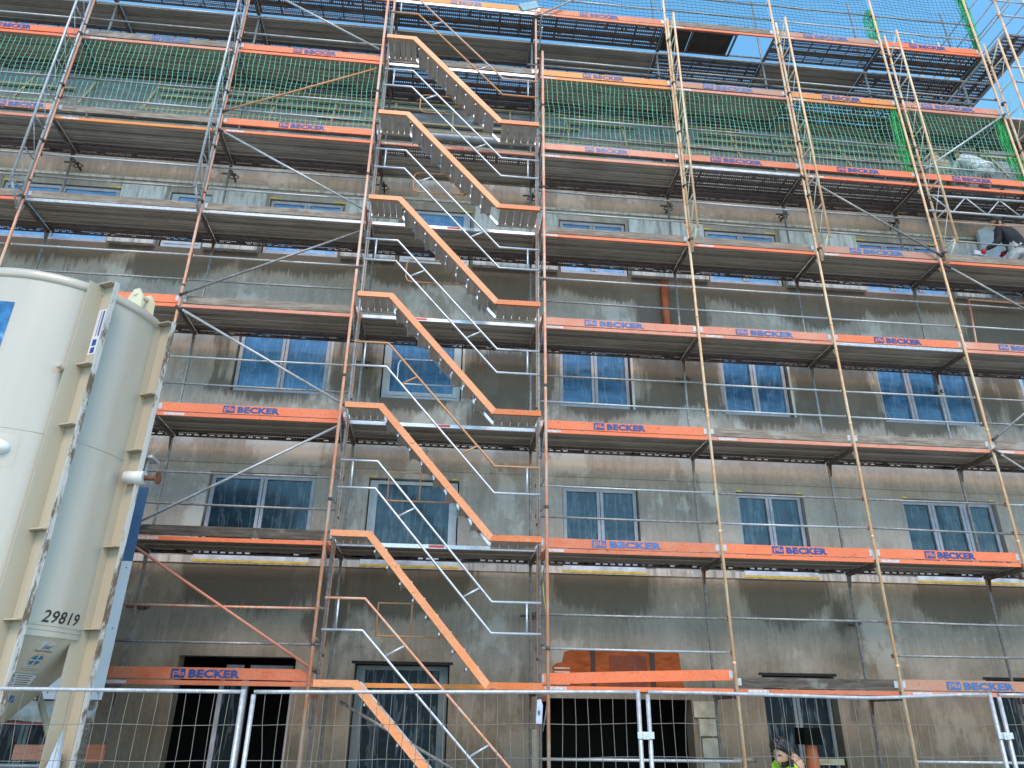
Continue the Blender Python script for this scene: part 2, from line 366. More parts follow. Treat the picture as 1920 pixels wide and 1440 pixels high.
# ------------------------------------------------------------------ building
bld = thing('apartment_building', 'grey plastered building shell behind the scaffold with film covered windows and an unfinished roof', 'building', (0, WY, GZ))
WIN = []   # x0,x1,z0,z1,row,kind
for z0, z1, row, xs in ((3.96, 5.40, 0, [(-5.55,-3.74,2),(-2.83,-1.24,1),(.62,2.01,2),(3.85,5.14,2),(7.06,8.95,3)]),
                   (6.95, 8.38, 1, [(-5.49,-3.78,2),(-2.79,-1.28,1),(.60,2.01,2),(3.85,5.22,2),(7.11,9.18,3)]),
                   (9.95, 11.28, 2, [(-10.6,-8.35,2),(-7.36,-6.55,1),(-5.38,-3.87,2),(-2.67,-1.22,1),(.65,2.09,2),(3.84,5.45,2),(7.3,9.24,3)])):
    for x0, x1, k in xs: WIN.append((x0, x1, z0, z1, row, k))
WIN += [(-14.2,-12.6,3.96,5.4,0,2), (-10.4,-8.6,3.96,5.4,0,2), (-10.4,-8.6,6.95,8.38,1,2), (10.2,11.0,6.95,8.38,1,1), (10.2,11.0,3.96,5.4,0,1)]
GR = [(-8.3,-6.9,.2,2.25,'window'), (-5.5,-3.7,GZ,2.40,'door'), (-2.78,-1.27,GZ,2.33,'glass'), (.16,2.68,GZ,1.86,'open'), (3.92,5.18,GZ,2.26,'glass'), (7.90,9.4,GZ,2.25,'glass')]
holes = [(a,b,c,d) for a,b,c,d,_,_ in WIN] + [(a,b,c,d) for a,b,c,d,_ in GR]
XL, XR, ZT = -17.0, 14.2, 13.15
def cuts(lo, hi, pts, step):
    pts = sorted(set([lo, hi] + [p for p in pts if lo < p < hi])); out = []
    for a, b in zip(pts[:-1], pts[1:]):
        n = max(1, math.ceil((b-a)/step)); out += [a + (b-a)*i/n for i in range(n)]
    return out + [hi]
xs = cuts(XL, XR, [h[0] for h in holes] + [h[1] for h in holes], .14)
zs = cuts(GZ, ZT, [h[2] for h in holes] + [h[3] for h in holes], .14)
wb = MB(); idx = {}
for i, x in enumerate(xs):
    for j, z in enumerate(zs):
        idx[i, j] = len(wb.v); wb.v.append((x, WY, z))
for i in range(len(xs)-1):
    for j in range(len(zs)-1):
        cx, cz = (xs[i]+xs[i+1])/2, (zs[j]+zs[j+1])/2
        if any(h[0] < cx < h[1] and h[2] < cz < h[3] for h in holes): continue
        wb.f.append([idx[i,j], idx[i+1,j], idx[i+1,j+1], idx[i,j+1]]); wb.m.append(0); wb.s.append(False)
for (a,b,c,d) in holes:      # reveals
    dp = .16 if c > 1 else .3
    if (a,b,c,d)[3] == 1.86: dp = .35
    wb.add([(a,WY,c),(a,WY,d),(a,WY+dp,d),(a,WY+dp,c)], [(0,1,2,3)]); wb.add([(b,WY,c),(b,WY,d),(b,WY+dp,d),(b,WY+dp,c)], [(0,1,2,3)])
    wb.add([(a,WY,d),(b,WY,d),(b,WY+dp,d),(a,WY+dp,d)], [(0,1,2,3)]); wb.add([(a,WY,c),(b,WY,c),(b,WY+dp,c),(a,WY+dp,c)], [(0,1,2,3)])
wb.add([(XR,WY,GZ),(XR,14,GZ),(XR,14,ZT),(XR,WY,ZT)], [(0,1,2,3)])
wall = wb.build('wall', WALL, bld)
# damp patches of the base coat below and beside the windows (shape computed per vertex)
wet = []
stains = []
for (x0, x1, z0, z1, row, k) in WIN:
    e = .12 + .25*random.random()
    if row == 0: stains.append((x0-.25, x1+.3, z0-1.05+.5*random.random()*.7, z0+.02))
    elif row == 1: stains.append((x0-.2, x1+.25, z0-.32, z0+.02)); stains.append((x0-.55, x0, z0-.1, z0+1.3)); stains.append((x1, x1+.5, z0-.1, z0+1.3))
    else: stains.append((x0-.6, x1+.9, z0-.62, z0-.02))
stains += [(-8,-6.3,9.0,9.9), (-1.2,.6,8.9,9.8), (2.2,3.8,8.2,9.6), (5.2,7.2,8.9,9.9), (-1.2,.5,6.2,7.9), (9.2,11,8.4,9.8), (5.3,7,6.6,8.0), (2.1,3.8,6.9,8.0), (-3.7,-2.9,2.6,3.5), (5.3,5.6,1.5,3.3)]
for v in wall.data.vertices:
    x, z = v.co.x + bld.location.x, v.co.z + bld.location.z
    m = 0
    for (a, b, c, d) in stains:
        q_ = noise.noise(Vector((x*1.1, z*1.3, a))) * .28 + noise.noise(Vector((x*3.1, z*2.3, b))) * .12
        dx = min(x-a, b-x) + q_*.8; mid = (x-a)/(b-a); dz = min(z-c-.35*(abs(mid-.45)*2)**2 - q_*.6 - .08*math.sin(x*2.3), d-z+.25)
        m = max(m, min(1, max(0, .5 + min(dx, dz)*1.5)))
    wet.append(m * .85)
wall.data.attributes.new('wet', 'FLOAT', 'POINT').data.foreach_set('value', wet)

# rooms behind the open holes and storey floors, their darkness painted black
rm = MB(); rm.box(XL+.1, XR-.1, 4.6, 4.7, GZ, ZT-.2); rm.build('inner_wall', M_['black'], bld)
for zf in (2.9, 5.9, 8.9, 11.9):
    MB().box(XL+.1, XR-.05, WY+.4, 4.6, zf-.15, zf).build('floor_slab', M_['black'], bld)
# cornice mouldings and string course
cm = MB(); cm.prism([(XL,11.50),(XR,11.50),(XR,11.56),(XL,11.56)], WY-.035, WY+.01); cm.build('cornice', PIER, bld)
c2 = MB()
prof = [(0,11.62),(-.02,11.80),(-.05,12.0),(-.10,12.2),(-.16,12.4),(-.16,12.95),(-.05,12.95),(-.05,13.1)]
c2.add([(XL, WY+y-.002, z) for y, z in prof] + [(XR, WY+y-.002, z) for y, z in prof], [[i, i+1, i+1+len(prof), i+len(prof)] for i in range(len(prof)-1)], 0, True)
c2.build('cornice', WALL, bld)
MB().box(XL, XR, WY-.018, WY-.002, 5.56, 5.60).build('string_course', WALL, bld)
MB().box(XL, XR, WY-.022, WY-.002, 3.83, 3.945).build('string_course', PIER, bld)
# light insulated piers between the top floor windows
tops = sorted([(a,b) for a,b,c,d,r,k in WIN if r == 2])
edges = [(-12.2, tops[0][0])] + [(tops[i][1], tops[i+1][0]) for i in range(len(tops)-1)] + [(tops[-1][1], 11.3)]
for a, b in edges:
    mx = a + .42 if b - a > 2.2 else b
    p = MB()
    for s0, s1 in ([(a+.06, b-.06)] if b-a < 2.3 else [(a+.06, a+.85), (b-.85, b-.06)]):
        p.box(s0, s1, WY-.10, WY-.002, 9.93, 11.40)
    p.build('insulation_panel', PIER, bld)

def window(x0, x1, z0, z1, row, k, mat, yb=.14, fr=FRAME, tape=True):
    y = WY + yb; f = MB(); t = .065; dd = .05
    f.box(x0+.02, x0+.02+t, y-dd, y, z0+.02, z1-.02); f.box(x1-.02-t, x1-.02, y-dd, y, z0+.02, z1-.02)
    f.box(x0+.02+t, x1-.02-t, y-dd, y, z0+.02, z0+.02+t); f.box(x0+.02+t, x1-.02-t, y-dd, y, z1-.02-t, z1-.02)
    n = {1: 1, 2: 2, 3: 3}[k]; L = x1 - x0; ms = []
    if k == 1:
        f.box(x0+.085, x0+.16, y-dd-.01, y-.001, z0+.09, z1-.09); f.box(x1-.16, x1-.085, y-dd-.01, y-.001, z0+.09, z1-.09)
        f.box(x0+.16, x1-.16, y-dd-.01, y-.001, z0+.09, z0+.165)
    for i in range(1, n):
        xm = x0 + L*i/n; ms.append(xm)
        f.box(xm-.06, xm-.006, y-dd-.012, y, z0+.085, z1-.085); f.box(xm+.006, xm+.06, y-dd-.012, y, z0+.085, z1-.085)
    o = f.build('window', fr if k != 1 or row == 5 else FRAMEW, bld)
    p = MB(); nx = 10; nz = 8
    for i in range(nx+1):
        for j in range(nz+1):
            xx = x0+.02+(L-.04)*i/nx; zz = z0+.02+(z1-z0-.04)*j/nz
            p.v.append((xx, y-.02-.012*math.sin(i*2.3+row)*math.cos(j*1.7+x0), zz))
    for i in range(nx):
        for j in range(nz):
            a = i*(nz+1)+j; p.f.append([a, a+nz+1, a+nz+2, a+1]); p.m.append(0); p.s.append(True)
    p.build('pane', mat, o)
    if tape:
        tp = MB(); th = .035
        if row == 0:
            tp.box(x0-.03, x1+.05, WY-.030, WY-.024, z0-.11, z0-.075); tp.build('tape', TAPE, o)
            MB().box(x0-.02, x1+.04, WY-.028, WY-.0235, z0-.073, z0+.012).build('sheet', PLASTICW, o)
            tq = MB(); tq.box(x0+.02, x0+.12, WY-.004, WY-.001, z1+.005, z1+.035); tq.box(x1-.12, x1-.02, WY-.004, WY-.001, z1+.005, z1+.035)
            tq.build('tape', TAPE, o) if random.random() < .4 else None
        elif row == 2:
            tp.box(x0-.05, x0+.22, WY-.006, WY-.002, z1+.005, z1+.04); tp.box(x1-.22, x1+.04, WY-.006, WY-.002, z1+.005, z1+.04); (tp.build('tape', TAPE, o) if random.random() < .5 else None)
        else:
            tp.box(x1+.004, x1+.05, WY-.006, WY-.002, z0, z1); tp.build('edge_strip', PIER, o)
    return o
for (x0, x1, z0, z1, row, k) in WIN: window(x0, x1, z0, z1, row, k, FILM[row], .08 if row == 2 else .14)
wy = window(-10.6+.0, -8.35, 9.95, 11.28, 9, 2, FILM[2], .139, FRAME, False) if False else None
for (x0, x1, z0, z1, kind) in GR:
    if kind in ('glass', 'window'):
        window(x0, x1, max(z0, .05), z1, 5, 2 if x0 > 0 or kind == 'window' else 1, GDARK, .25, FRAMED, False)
        MB().box(x0-.05, x1+.05, WY-.008, WY-.002, z1-.005, z1+.035).build('slot_shade_strip', M_['black'], bld)  # flat black strip, the shade of the head slot put into its colour
    elif kind == 'door':
        d = MB(); d.box(x0+.55, x0+.62, WY+.5, WY+.58, GZ, 2.3); d.box(x0+.90, x0+1.0, WY+.5, WY+.58, GZ, 2.3); d.box(x1-.12, x1-.02, WY+.5, WY+.58, GZ, 2.3)
        d.box(x0+.55, x1-.02, WY+.5, WY+.58, 2.2, 2.3); d.build('door_frame', FRAME, bld)
        MB().box(x0+.62, x0+.90, WY+.53, WY+.55, GZ, 2.2).build('door_glass', GDARK, bld)
# broken away plaster showing clay blocks
br = MB(); rag = [(.40,1.95),(.40,2.33),(.46,2.38),(.56,2.40),(.60,2.56),(.74,2.60),(1.2,2.585),(1.75,2.61),(2.1,2.575),(2.46,2.605),(2.535,2.585),(2.55,2.2),(2.60,1.95)]
br.prism(rag, WY-.006, WY+.002)
N = NT('clay_block'); f = N.noise(N.wcoord((1,1,3)), 4, 6); N.col(N.ramp(f, [(.3,(.17,.036,.010)),(.55,(.27,.065,.020)),(.72,(.33,.085,.028))])); N.set(.9,0,.1); N.bump(f,.3,.01); CLAY = N.m
cb = br.build('clay_block_patch', CLAY, bld)
j = MB(); j.box(1.03,1.11,WY-.012,WY-.007,1.96,2.585); j.box(2.02,2.11,WY-.012,WY-.007,1.96,2.575)
j.build('block_joint', simple('dark_joint', (.045,.025,.02), .9), cb)
j = MB()
for q in range(6): j.box(.43, .68, WY-.012, WY-.007, 2.00+.06*q, 2.02+.06*q)
j.build('mortar_line', simple('mortar', (.42,.38,.34), .9), cb)
AAC = simple('aac_block', (.29,.26,.20), .95)
for q in ((2.70,3.05,WY-.03,WY-.002,1.60,1.84),(2.76,3.08,WY-.045,WY-.002,1.33,1.58),(2.80,3.10,WY-.03,WY-.002,.72,1.30),(.05,.155,WY-.02,WY-.002,.2,1.4)): MB().box(*q).build('exposed_block', AAC, bld)
MB().box(1.34,1.98,WY-.010,WY-.0062,1.96,2.52).build('block_face', simple('dark_clay', (.15,.034,.012), .9, 0, .3, 5), cb)
for body, xx, z1_ in (('Capat', 1.80, 2.50), ('650', 1.70, 2.42)):
    fit_text(body, 0, .052*len(body), 0, .055, 0, 'lettering', INK, cb, .0, lambda X, Z, xx=xx, z1_=z1_: Vector((xx + Z, WY-.0125, z1_ - X)))
# clay coloured drain pipe and red lintel strips on the wall
MB().tube((2.80, WY-.09, 8.6), (2.80, WY-.09, 9.80), .075, 14).build('drain_pipe', simple('terracotta_pipe', (.42,.10,.035), .6), bld)

# mansard roof with counter battens
ru = Vector((0, .34, .94)); rn = Vector((0, -.94, .34)); r0 = Vector((0, WY+.12, 13.18))
N = NT('roof_membrane'); f = N.noise(N.wcoord((1,1,2)), 2.5, 6); N.col(N.ramp(f, [(.3,(.10,.105,.105)),(.6,(.17,.175,.175)),(.75,(.34,.35,.36))])); N.set(.6,0,.3); MEMB = N.m
RL = 2.15
rf = MB(); p1 = r0 + ru*RL
rf.add([(XL,r0.y,r0.z),(XR,r0.y,r0.z),(XR,p1.y,p1.z),(XL,p1.y,p1.z),(XR,12,p1.z+.3),(XL,12,p1.z+.3)], [(0,1,2,3),(3,2,4,5)])
roof = rf.build('roof', MEMB, bld)
bt = MB()
for q in range(6):
    c = r0 + ru*(.12+.34*q) + rn*.055; x = XL
    while x < XR:
        L = min(random.uniform(.9, 3.4), XR-x); dz = random.uniform(-.008,.008)
        if random.random() < .38: x += L; continue
        bt.beam((x, c.y, c.z+dz), (x+L-.03, c.y, c.z-dz), .07, .05, 0, rn); x += L
bt.build('roof_batten', M_['batten'], roof)
cbm = MB(); x = XL + .3
while x < XR:
    a = r0 + ru*.02 + rn*.02; b = r0 + ru*(RL-.05) + rn*.02
    cbm = MB(); cbm.beam((x, a.y, a.z), (x, b.y, b.z), .05, .04, 0, rn); x += 1.36
    cbm.build('counter_batten', M_['batten'], roof)
gt = MB(); gt.tube((XL, WY-.22, 13.10), (XR, WY-.22, 13.10), .085, 16)
x = XL+.4
while x < XR: gt.tube((x, WY-.22, 13.10), (x+.03, WY-.22, 13.10), .092, 16); x += .9
gt.build('gutter', simple('zinc_gutter', (.33,.355,.385), .42, .45, .12, 4), roof)

# ------------------------------------------------------------------ toe boards
TXT = {(1,2):(-5.18,-4.24),(1,6):(6.33,7.43),(2,4):(.87,2.0),(2,5):(3.83,4.76),(2,6):(6.44,7.33),(3,2):(-5.15,-4.25),(3,4):(.97,1.87),
 (4,4):(.87,1.97),(4,5):(3.7,4.81),(4,6):(6.38,7.32),(4,7):(8.87,9.85),(5,6):(6.28,7.41),(6,2):(-5.11,-4.21),(6,4):(1.01,1.91),(6,5):(3.64,4.76),
 (6,6):(6.39,7.33),(6,7):(8.96,9.86),(7,0):(-11.02,-10.3),(7,1):(-7.95,-7.17),(7,2):(-5.1,-4.21),(7,4):(1.02,1.93),(7,5):(3.69,4.84),(7,6):(6.41,7.31),
 (7,7):(8.74,10.01),(8,3):(-1.91,-1.2),(8,4):(1.01,1.91),(8,6):(6.28,7.38),(8,7):(8.88,9.8),(6,0):(-10.4,-9.5)}
TB = {(1,2):'orange_dull',(1,4):'orange',(1,5):'wood_dk',(1,6):'faded',(1,7):'orange',(2,2):'wood_dk',(2,4):'orange_dull',(2,5):'orange',(2,6):'orange',(2,7):'orange_dull',
 (3,1):'orange',(3,2):'orange',(3,4):'orange',(3,5):'wood',(3,6):'wood',(3,7):'wood',(4,0):'wood',(4,1):'orange',(4,2):'wood',(4,4):'salmon',(4,5):'salmon',(4,6):'orange',(4,7):'salmon',
 (5,0):'wood',(5,1):'wood',(5,2):'wood',(5,4):'wood',(5,5):'wood',(5,6):'faded',(5,7):'wood',(6,0):'salmon',(6,1):'wood',(6,2):'orange',(6,4):'salmon',(6,5):'orange_dull',
 (6,6):'orange',(6,7):'orange',(7,0):'orange',(7,1):'wood',(7,2):'orange',(7,3):'wood',(7,4):'orange_yellow',(7,5):'faded',(7,6):'orange_yellow',(7,7):'salmon',
 (8,0):'wood',(8,1):'wood',(8,2):'orange_dull',(8,3):'orange_yellow',(8,4):'orange_dull',(8,5):'wood',(8,6):'faded',(8,7):'orange'}
CN = {'orange':'bright orange','orange_dull':'dull orange','salmon':'salmon pink','orange_yellow':'yellowish orange','faded':'faded brownish orange','wood':'bare weathered wooden','wood_dk':'dark weathered wooden'}
for (k, b), c in TB.items():
    x0, x1 = bay(b); x0 += .04; x1 -= .04; z = LZ[k] + .012; tilt = .10 if (k, b) == (1, 4) else random.uniform(-.006, .006)
    zz = lambda x, h: h + tilt*(x-x0)/(x1-x0)
    y0, y1 = .030, .058; bm = MB(); hgt = .15; n = 8; sagr = random.uniform(-.006, .006)
    if k == 7: z += .02
    if k == 6: z += .125; 
    A = [(x0+(x1-x0)*i/n) for i in range(n+1)]
    base = len(bm.v)
    for i, x in enumerate(A):
        wv = sagr*math.sin(math.pi*i/n); yw = random.uniform(-.002,.002)
        for (yy, h) in ((y0+yw, 0), (y1+yw, 0), (y1+yw, hgt), (y0+yw, hgt)): bm.v.append((x, yy, zz(x, z+h)+wv))
    for i in range(n):
        for q in range(4): bm.f.append([base+4*i+q, base+4*i+(q+1)%4, base+4*i+4+(q+1)%4, base+4*i+4+q]); bm.m.append(0); bm.s.append(False)
    bm.f.append([base,base+1,base+2,base+3]); bm.m.append(0); bm.s.append(False); e = base+4*n; bm.f.append([e+3,e+2,e+1,e]); bm.m.append(0); bm.s.append(False)
    o = bm.build('toe_board', M_[c], None, (x0, y0, z))
    lt = ' lettered BECKER' if (k, b) in TXT else (' hung slanting' if (k, b) == (1, 4) else '')
    tag(o, f'{CN[c]} toe board{lt}, {ORD[k]} deck level, {BAY[b]}', 'toe board', 'toe boards along the scaffold decks')
    if (k, b) in TXT:
        t0, t1 = TXT[k, b]; L = t1 - t0; old = c in ('faded','salmon','wood') or (k, b) in ((2,4),(7,5),(7,7),(8,3),(7,1))
        if c == 'wood': old = True
        bl = M_['blue_fade'] if old else M_['blue_letter']
        f = lambda x, zc: zz(x, zc)
        logo(o, t0, z+.016, .19*L/.93, .118, y0-.003, bl, M_[c], f)
        lo = fit_text('BECKER', t0+.235*L/.93, t1, z+.018, z+.128, y0-.0045, 'lettering', bl, o, .055, lambda X, Z: Vector((X, y0-.0045, f(X, Z))))
    # end clip hooks
    if c != 'wood_dk' or True:
        MB().box(x0-.012, x0+.05, y0-.005, y0-.002, z+.03, z+.13).build('end_clip', M_['galv'], o); MB().box(x1-.05, x1+.012, y0-.005, y0-.002, zz(x1, z)+.03, zz(x1, z)+.13).build('end_clip', M_['galv'], o)

# ------------------------------------------------------------------ decks
def plank(parent, x0, x1, y0, y1, z, kind, slots=False):
    m = MB(); m.box(x0, x1, y0, y1, z-.003, z, 0)
    fm = 1
    m.box(x0, x1, y0, y0+.006, z-.055, z-.0031, fm)
    m.box(x0, x1, y0+.006, y0+.03, z-.055, z-.052, fm); m.box(x0, x1, y1-.03, y1-.006, z-.055, z-.052, fm)
    if not slots: m.box(x0, x1, y1-.006, y1, z-.055, z-.0031, fm)
    else:
        m.box(x0, x1, y1-.006, y1, z-.022, z-.0031, fm); m.box(x0, x1, y1-.006, y1, z-.075, z-.048, fm)
        x = x0
        while x < x1 - .05: m.box(x, min(x1, x+random.choice((.05,.05,.05,.3))), y1-.006, y1, z-.048, z-.022, fm); x += .13
    for q in range(1, 4 if kind == 's' else 3):
        yy = y0 + (y1-y0)*q/(4 if kind == 's' else 3); m.box(x0, x1, yy-.011, yy+.011, z-.020, z-.0032, fm)
    m.box(x0, x0+.02, y0+.03, y1-.03, z-.05, z-.0031, fm); m.box(x1-.02, x1, y0+.03, y1-.03, z-.05, z-.0031, fm)
    top = {'s': DECK, 'p': PERF, 'w': PERFW}[kind]
    return m.build('deck_plank', [top, DECK if kind == 's' else M_['ledger']], parent)
PLY = simple('dark_plywood', (.05,.035,.028), .7, 0, .35, 5)
for k in range(1, 9):
    for b in range(0, 9 if k in (5, 6, 7) else 8):
        x0, x1 = bay(b); x0 += .03; x1 -= .03; z = LZ[k] - .004
        r = thing('scaffold_deck', '', 'scaffold deck', (x0, 0, z), 'decks laid through the scaffold')
        kinds = 'ssp'; extra = ''
        if k == 1: kinds = 'sss'
        if k == 6 and b in (5, 6, 7, 8): kinds = 'ppp'
        if k == 7 and b == 3: kinds = 'wpp'
        if k == 7 and b == 6: kinds = 'pps'
        if k == 6 and b == 3: kinds = 'pss'
        if k <= 7:
            ys = [(.065, .365), (.375, .675), (.685, 1.0)]
            if k == 1: ys = ys[:1]
            for i, (kd, (a, c)) in enumerate(zip(kinds, ys)): plank(r, x0, x1, a, c, z, kd, i == 2)
        else:
            A = {0:'ww',1:'ww',2:'pw',3:'pp',4:'pp',5:'x',6:'ww',7:'pp'}[b]; B = {5:'pp',7:'pp'}.get(b, 'ss')
            if A == 'x':
                pm = MB()
                pm.box(x0, x0+.62, .07, .68, z-.02, z); pm.box(x0+.68, x0+1.62, .07, .68, z-.02, z); pm.build('plywood_panel', PLY, r)
                fr = MB(); fr.box(x0, x0+1.7, .065, .095, z-.06, z-.021); fr.box(x0, x0+1.7, .655, .685, z-.06, z-.021); fr.box(x0+.63, x0+.67, .095, .655, z-.06, z-.021); fr.box(x0+1.66, x0+1.7, .095, .655, z-.06, z-.021)
                fr.build('panel_frame', M_['ledger'], r)
            else:
                for kd, (a, c) in zip(A, ((.065,.37),(.38,.685))): plank(r, x0, x1, a, c, z, kd)
            for kd, (a, c) in zip(B, ((.80,1.10),(1.11,1.41))): plank(r, x0, x1, a, c, z, kd)
            plank(r, x0, x1, 1.43, 1.73, z, 'w')
        ec = {'orange':'orange','orange_dull':'orange_dull','salmon':'salmon','orange_yellow':'orange_yellow','faded':'salmon','wood':random.choice(['orange','salmon','galv']),'wood_dk':'orange_dull'}.get(TB.get((k, b), 'x'), 'galv')
        if (k, b) in ((3,5),(3,6),(4,6),(6,4),(6,5),(6,1)): ec = {(3,5):'salmon',(3,6):'salmon',(4,6):'galv',(6,4):'salmon',(6,5):'galv',(6,1):'orange_yellow'}[k, b]
        if (k, b) in ((5,0),(5,4),(5,5),(5,7),(2,2)): ec = 'orange'
        if b == 3: ec = {1:'orange_yellow', 6:'salmon'}.get(k, 'alu')
        ed = MB(); ed.box(x0, x1, .030, .062, z-.062, z-.002)
        e = ed.build('deck_edge', M_[ec], r)
        if ec != 'alu' and random.random() < .75:
            st = MB(); a = x0 + .05 + random.random()*.1; st.box(a, a+.32, .0275, .0295, z-.052, z-.012)
            st.build('sticker', simple('deck_sticker', (.5,.45,.45), .5, 0, .4, 30) if 'DS' not in globals() else DS, e)
        if b == 3 and k < 7 and k > 1:
            a = x0 + (.9 if k == 4 else 1.4); st = MB(); st.box(a, a+.24, .0275, .0295, z-.05, z-.01); st.build('sticker', simple('red_sticker', (.6,.05,.03), .5) , e)
        typ = {'s':'solid','p':'perforated','w':'perforated'}[kinds[0]] if k < 8 else 'wide'
        en = {'orange':'orange','orange_dull':'dull orange','salmon':'pale pink','orange_yellow':'yellow orange','galv':'bare steel','alu':'bare metal'}[ec]
        r['label'] = f'{typ} deck with {en} edge, {ORD[k]} level, {BAY[b]}'

# ------------------------------------------------------------------ scaffold frames (upright pair with transoms)
FN = ['far left pair','second pair from the left','pair behind the left stair end','pair behind the right stair end','first pair clear right of the stairs','second pair clear right of the stairs','third pair clear right of the stairs','last pair at the right','outermost pair at the left end','outermost pair at the right end']
for i, x in enumerate(PX + [-12.35, 13.2]):
    top = (18.9 if i >= 3 else 18.6) if i < 9 else 14.6
    r = thing('scaffold_support', f'tall scaffold uprights with cross bars, {FN[i]}', 'scaffold frame', (x, 0, GZ), 'upright frames of the scaffold')
    pm = M_['post_cream'] if i >= 4 else (M_['post_tan'] if i in (2, 3) else M_['post_pink'])
    m = MB(); m.tube((x, 0, GZ), (x, 0, top), .0242, 12)
    m.build('outer_post', pm, r)
    for k in range(0, 9):
        z = 2*k + .35
        if z < top: MB().tube((x, 0, z-.02), (x, 0, z+.02), .028, 12).build('post_joint', M_['coupler'] if i < 4 else pm, r)
    MB().tube((x, DEPTH-.02, GZ), (x, DEPTH-.02, 14.0), .0242, 12).build('inner_post', M_['galv_dk'], r)
    if i < 9: MB().tube((x, .745, 14.0), (x, .745, 18.3), .0242, 12).build('inner_post', M_['galv_dk'], r)
    for k in range(1, 9 if i < 9 else 8):
        z = LZ[k] - .065; ye = DEPTH if k < 8 else 1.75
        t = MB(); t.box(x-.030, x+.030, .02, ye, z-.05, z+.0); t.box(x-.012, x+.012, .02, ye, z-.075, z-.0505)
        t.build('transom', M_['ledger'], r)
        gb = MB(); w_ = .0035
        gb.prism([(0, z+.02), (.11, z+.02), (.11, z-.04), (.045, z-.20), (0, z-.24)], -w_, w_)
        v = [(x + yy*1.0, yx, zz_) for (yx, yy, zz_) in gb.v]
        gb.v = [(x + q[1], .018 + q[0], q[2]) for q in gb.v]
        gb.build('gusset', pm if i >= 4 else M_['galv'], r)
        ib = MB(); ib.prism([(0, z-.02), (.10, z-.02), (.03, z-.26), (0, z-.28)], -.004, .004)
        ib.v = [(x + q[1], DEPTH-.045 - q[0], q[2]) for q in ib.v]
        ib.v += []; ib.build('gusset', M_['rust'] if (i + k) % 2 == 0 else M_['galv_dk'], r)
    # rail pins
    for k in range(1, 9 if i < 8 else 1):
        for dz in (.5, 1.0): MB().box(x-.035, x+.035, .022, .052, LZ[k]+dz-.03, LZ[k]+dz+.03).build('rail_pin', M_['rust'] if i >= 4 else M_['coupler'], r)

# ------------------------------------------------------------------ guard rails
for k in range(1, 9):
    for b in range(0, 8):
        if b == 3 and k < 8: continue
        if k == 1 and b < 2: continue
        x0, x1 = bay(b)
        for q, dz in enumerate((.5, 1.0)):
            if (k, b, q) == (1, 5, 0): continue
            if k == 1 and b == 2: zz0, zz1 = LZ[k]+dz, LZ[k]+dz
            zz0 = LZ[k]+dz + random.uniform(-.012,.012); zz1 = LZ[k]+dz + random.uniform(-.012,.012)
            m = MB(); P = [Vector((x0+.02, .042, zz0)), Vector(((x0+x1)/2, .042, (zz0+zz1)/2-.004)), Vector((x1-.02, .042, zz1))]
            m.path(P, .0182, 8)
            for e in (x0+.02, x1-.02):
                m.box(e-.035, e+.035, .028, .034, (zz0 if e < (x0+x1)/2 else zz1)-.022, (zz0 if e < (x0+x1)/2 else zz1)+.022)
            pinkish = random.random() < .22
            o = m.build('guard_rail', M_['post_pink'] if (k, b, q) in ((1,2,1),(5,7,1)) else (M_['galv'] if random.random() < (.15 if k < 3 else .5) else M_['galv_dk']), None, (x0, .042, LZ[k]+dz))
            tag(o, f"{'lower' if q == 0 else 'upper'} guard rail above the {ORD[k]} deck level, {BAY[b]}", 'guard rail', 'guard rails along the decks')
# inner rails towards the roof
for k, ys_, zs_ in ((7, .70, (.55, 1.05)), (7, 1.02, (.5, 1.0))):
    for b in (4, 5, 6, 7):
        x0, x1 = bay(b)
        for q, dz in enumerate(zs_):
            m = MB(); m.tube((x0-.1, ys_, LZ[k]+dz), (x1+.12, ys_, LZ[k]+dz), .022, 8)
            tag(m.build('guard_rail', M_['galv_dk'], None, (x0, ys_, LZ[k]+dz)), f"{'lower' if q == 0 else 'upper'} {'inmost' if ys_ > 1 else 'inner'} rail above the seventh deck, {BAY[b]}", 'guard rail', 'guard rails along the decks')
for b in range(0, 8):
    x0, x1 = bay(b); m = MB(); m.tube((x0+.02, .745, 16.06), (x1-.02, .745, 16.06), .026, 8)
    tag(m.build('ledger_tube', M_['galv'] if b != 2 else M_['salmon'], None, (x0, .745, 16.06)), f'long tube between the deck strips, eighth level, {BAY[b]}', 'ledger tube', 'ledger tubes at the eighth level')

# ------------------------------------------------------------------ diagonal braces
BR = [((-6.17,8.15),(-3.2,9.75),'galv_dk','rising to the right above the fourth deck left of the stairs'), ((-6.18,7.88),(-3.2,6.22),'galv','falling to the right between fourth and third deck left of the stairs'),
 ((-6.17,4.1),(-3.2,5.9),'galv','rising to the right above the second deck left of the stairs'), ((-6.17,3.9),(-3.2,2.14),'salmon','pinkish, falling to the right below the second deck left of the stairs'),
 ((-6.17,11.84),(-3.19,10.16),'galv','falling to the right between sixth and fifth deck left of the stairs'), ((-6.17,12.32),(-3.25,13.84),'rail_orange','half orange, rising to the right across the green net'),
 ((-6.17,15.98),(-3.25,14.3),'galv','falling to the right below the eighth deck left of the stairs'), ((5.54,11.81),(8.14,10.07),'galv_dk','falling to the right between sixth and fifth deck right of the stairs'),
 ((8.2,9.83),(10.6,8.28),'galv_dk','falling to the right below the fifth deck at the right edge'), ((8.15,5.94),(10.6,4.2),'galv_dk','falling to the right below the third deck at the right edge'),
 ((8.2,6.18),(10.6,7.9),'galv_dk','rising to the right above the third deck at the right edge'), ((8.25,12.21),(10.62,14.04),'galv','pale, rising to the right in front of the kneeling workers'),
 ((-.0,15.78),(2.9,18.0),'galv','rising to the right at the top beside the stairs')]
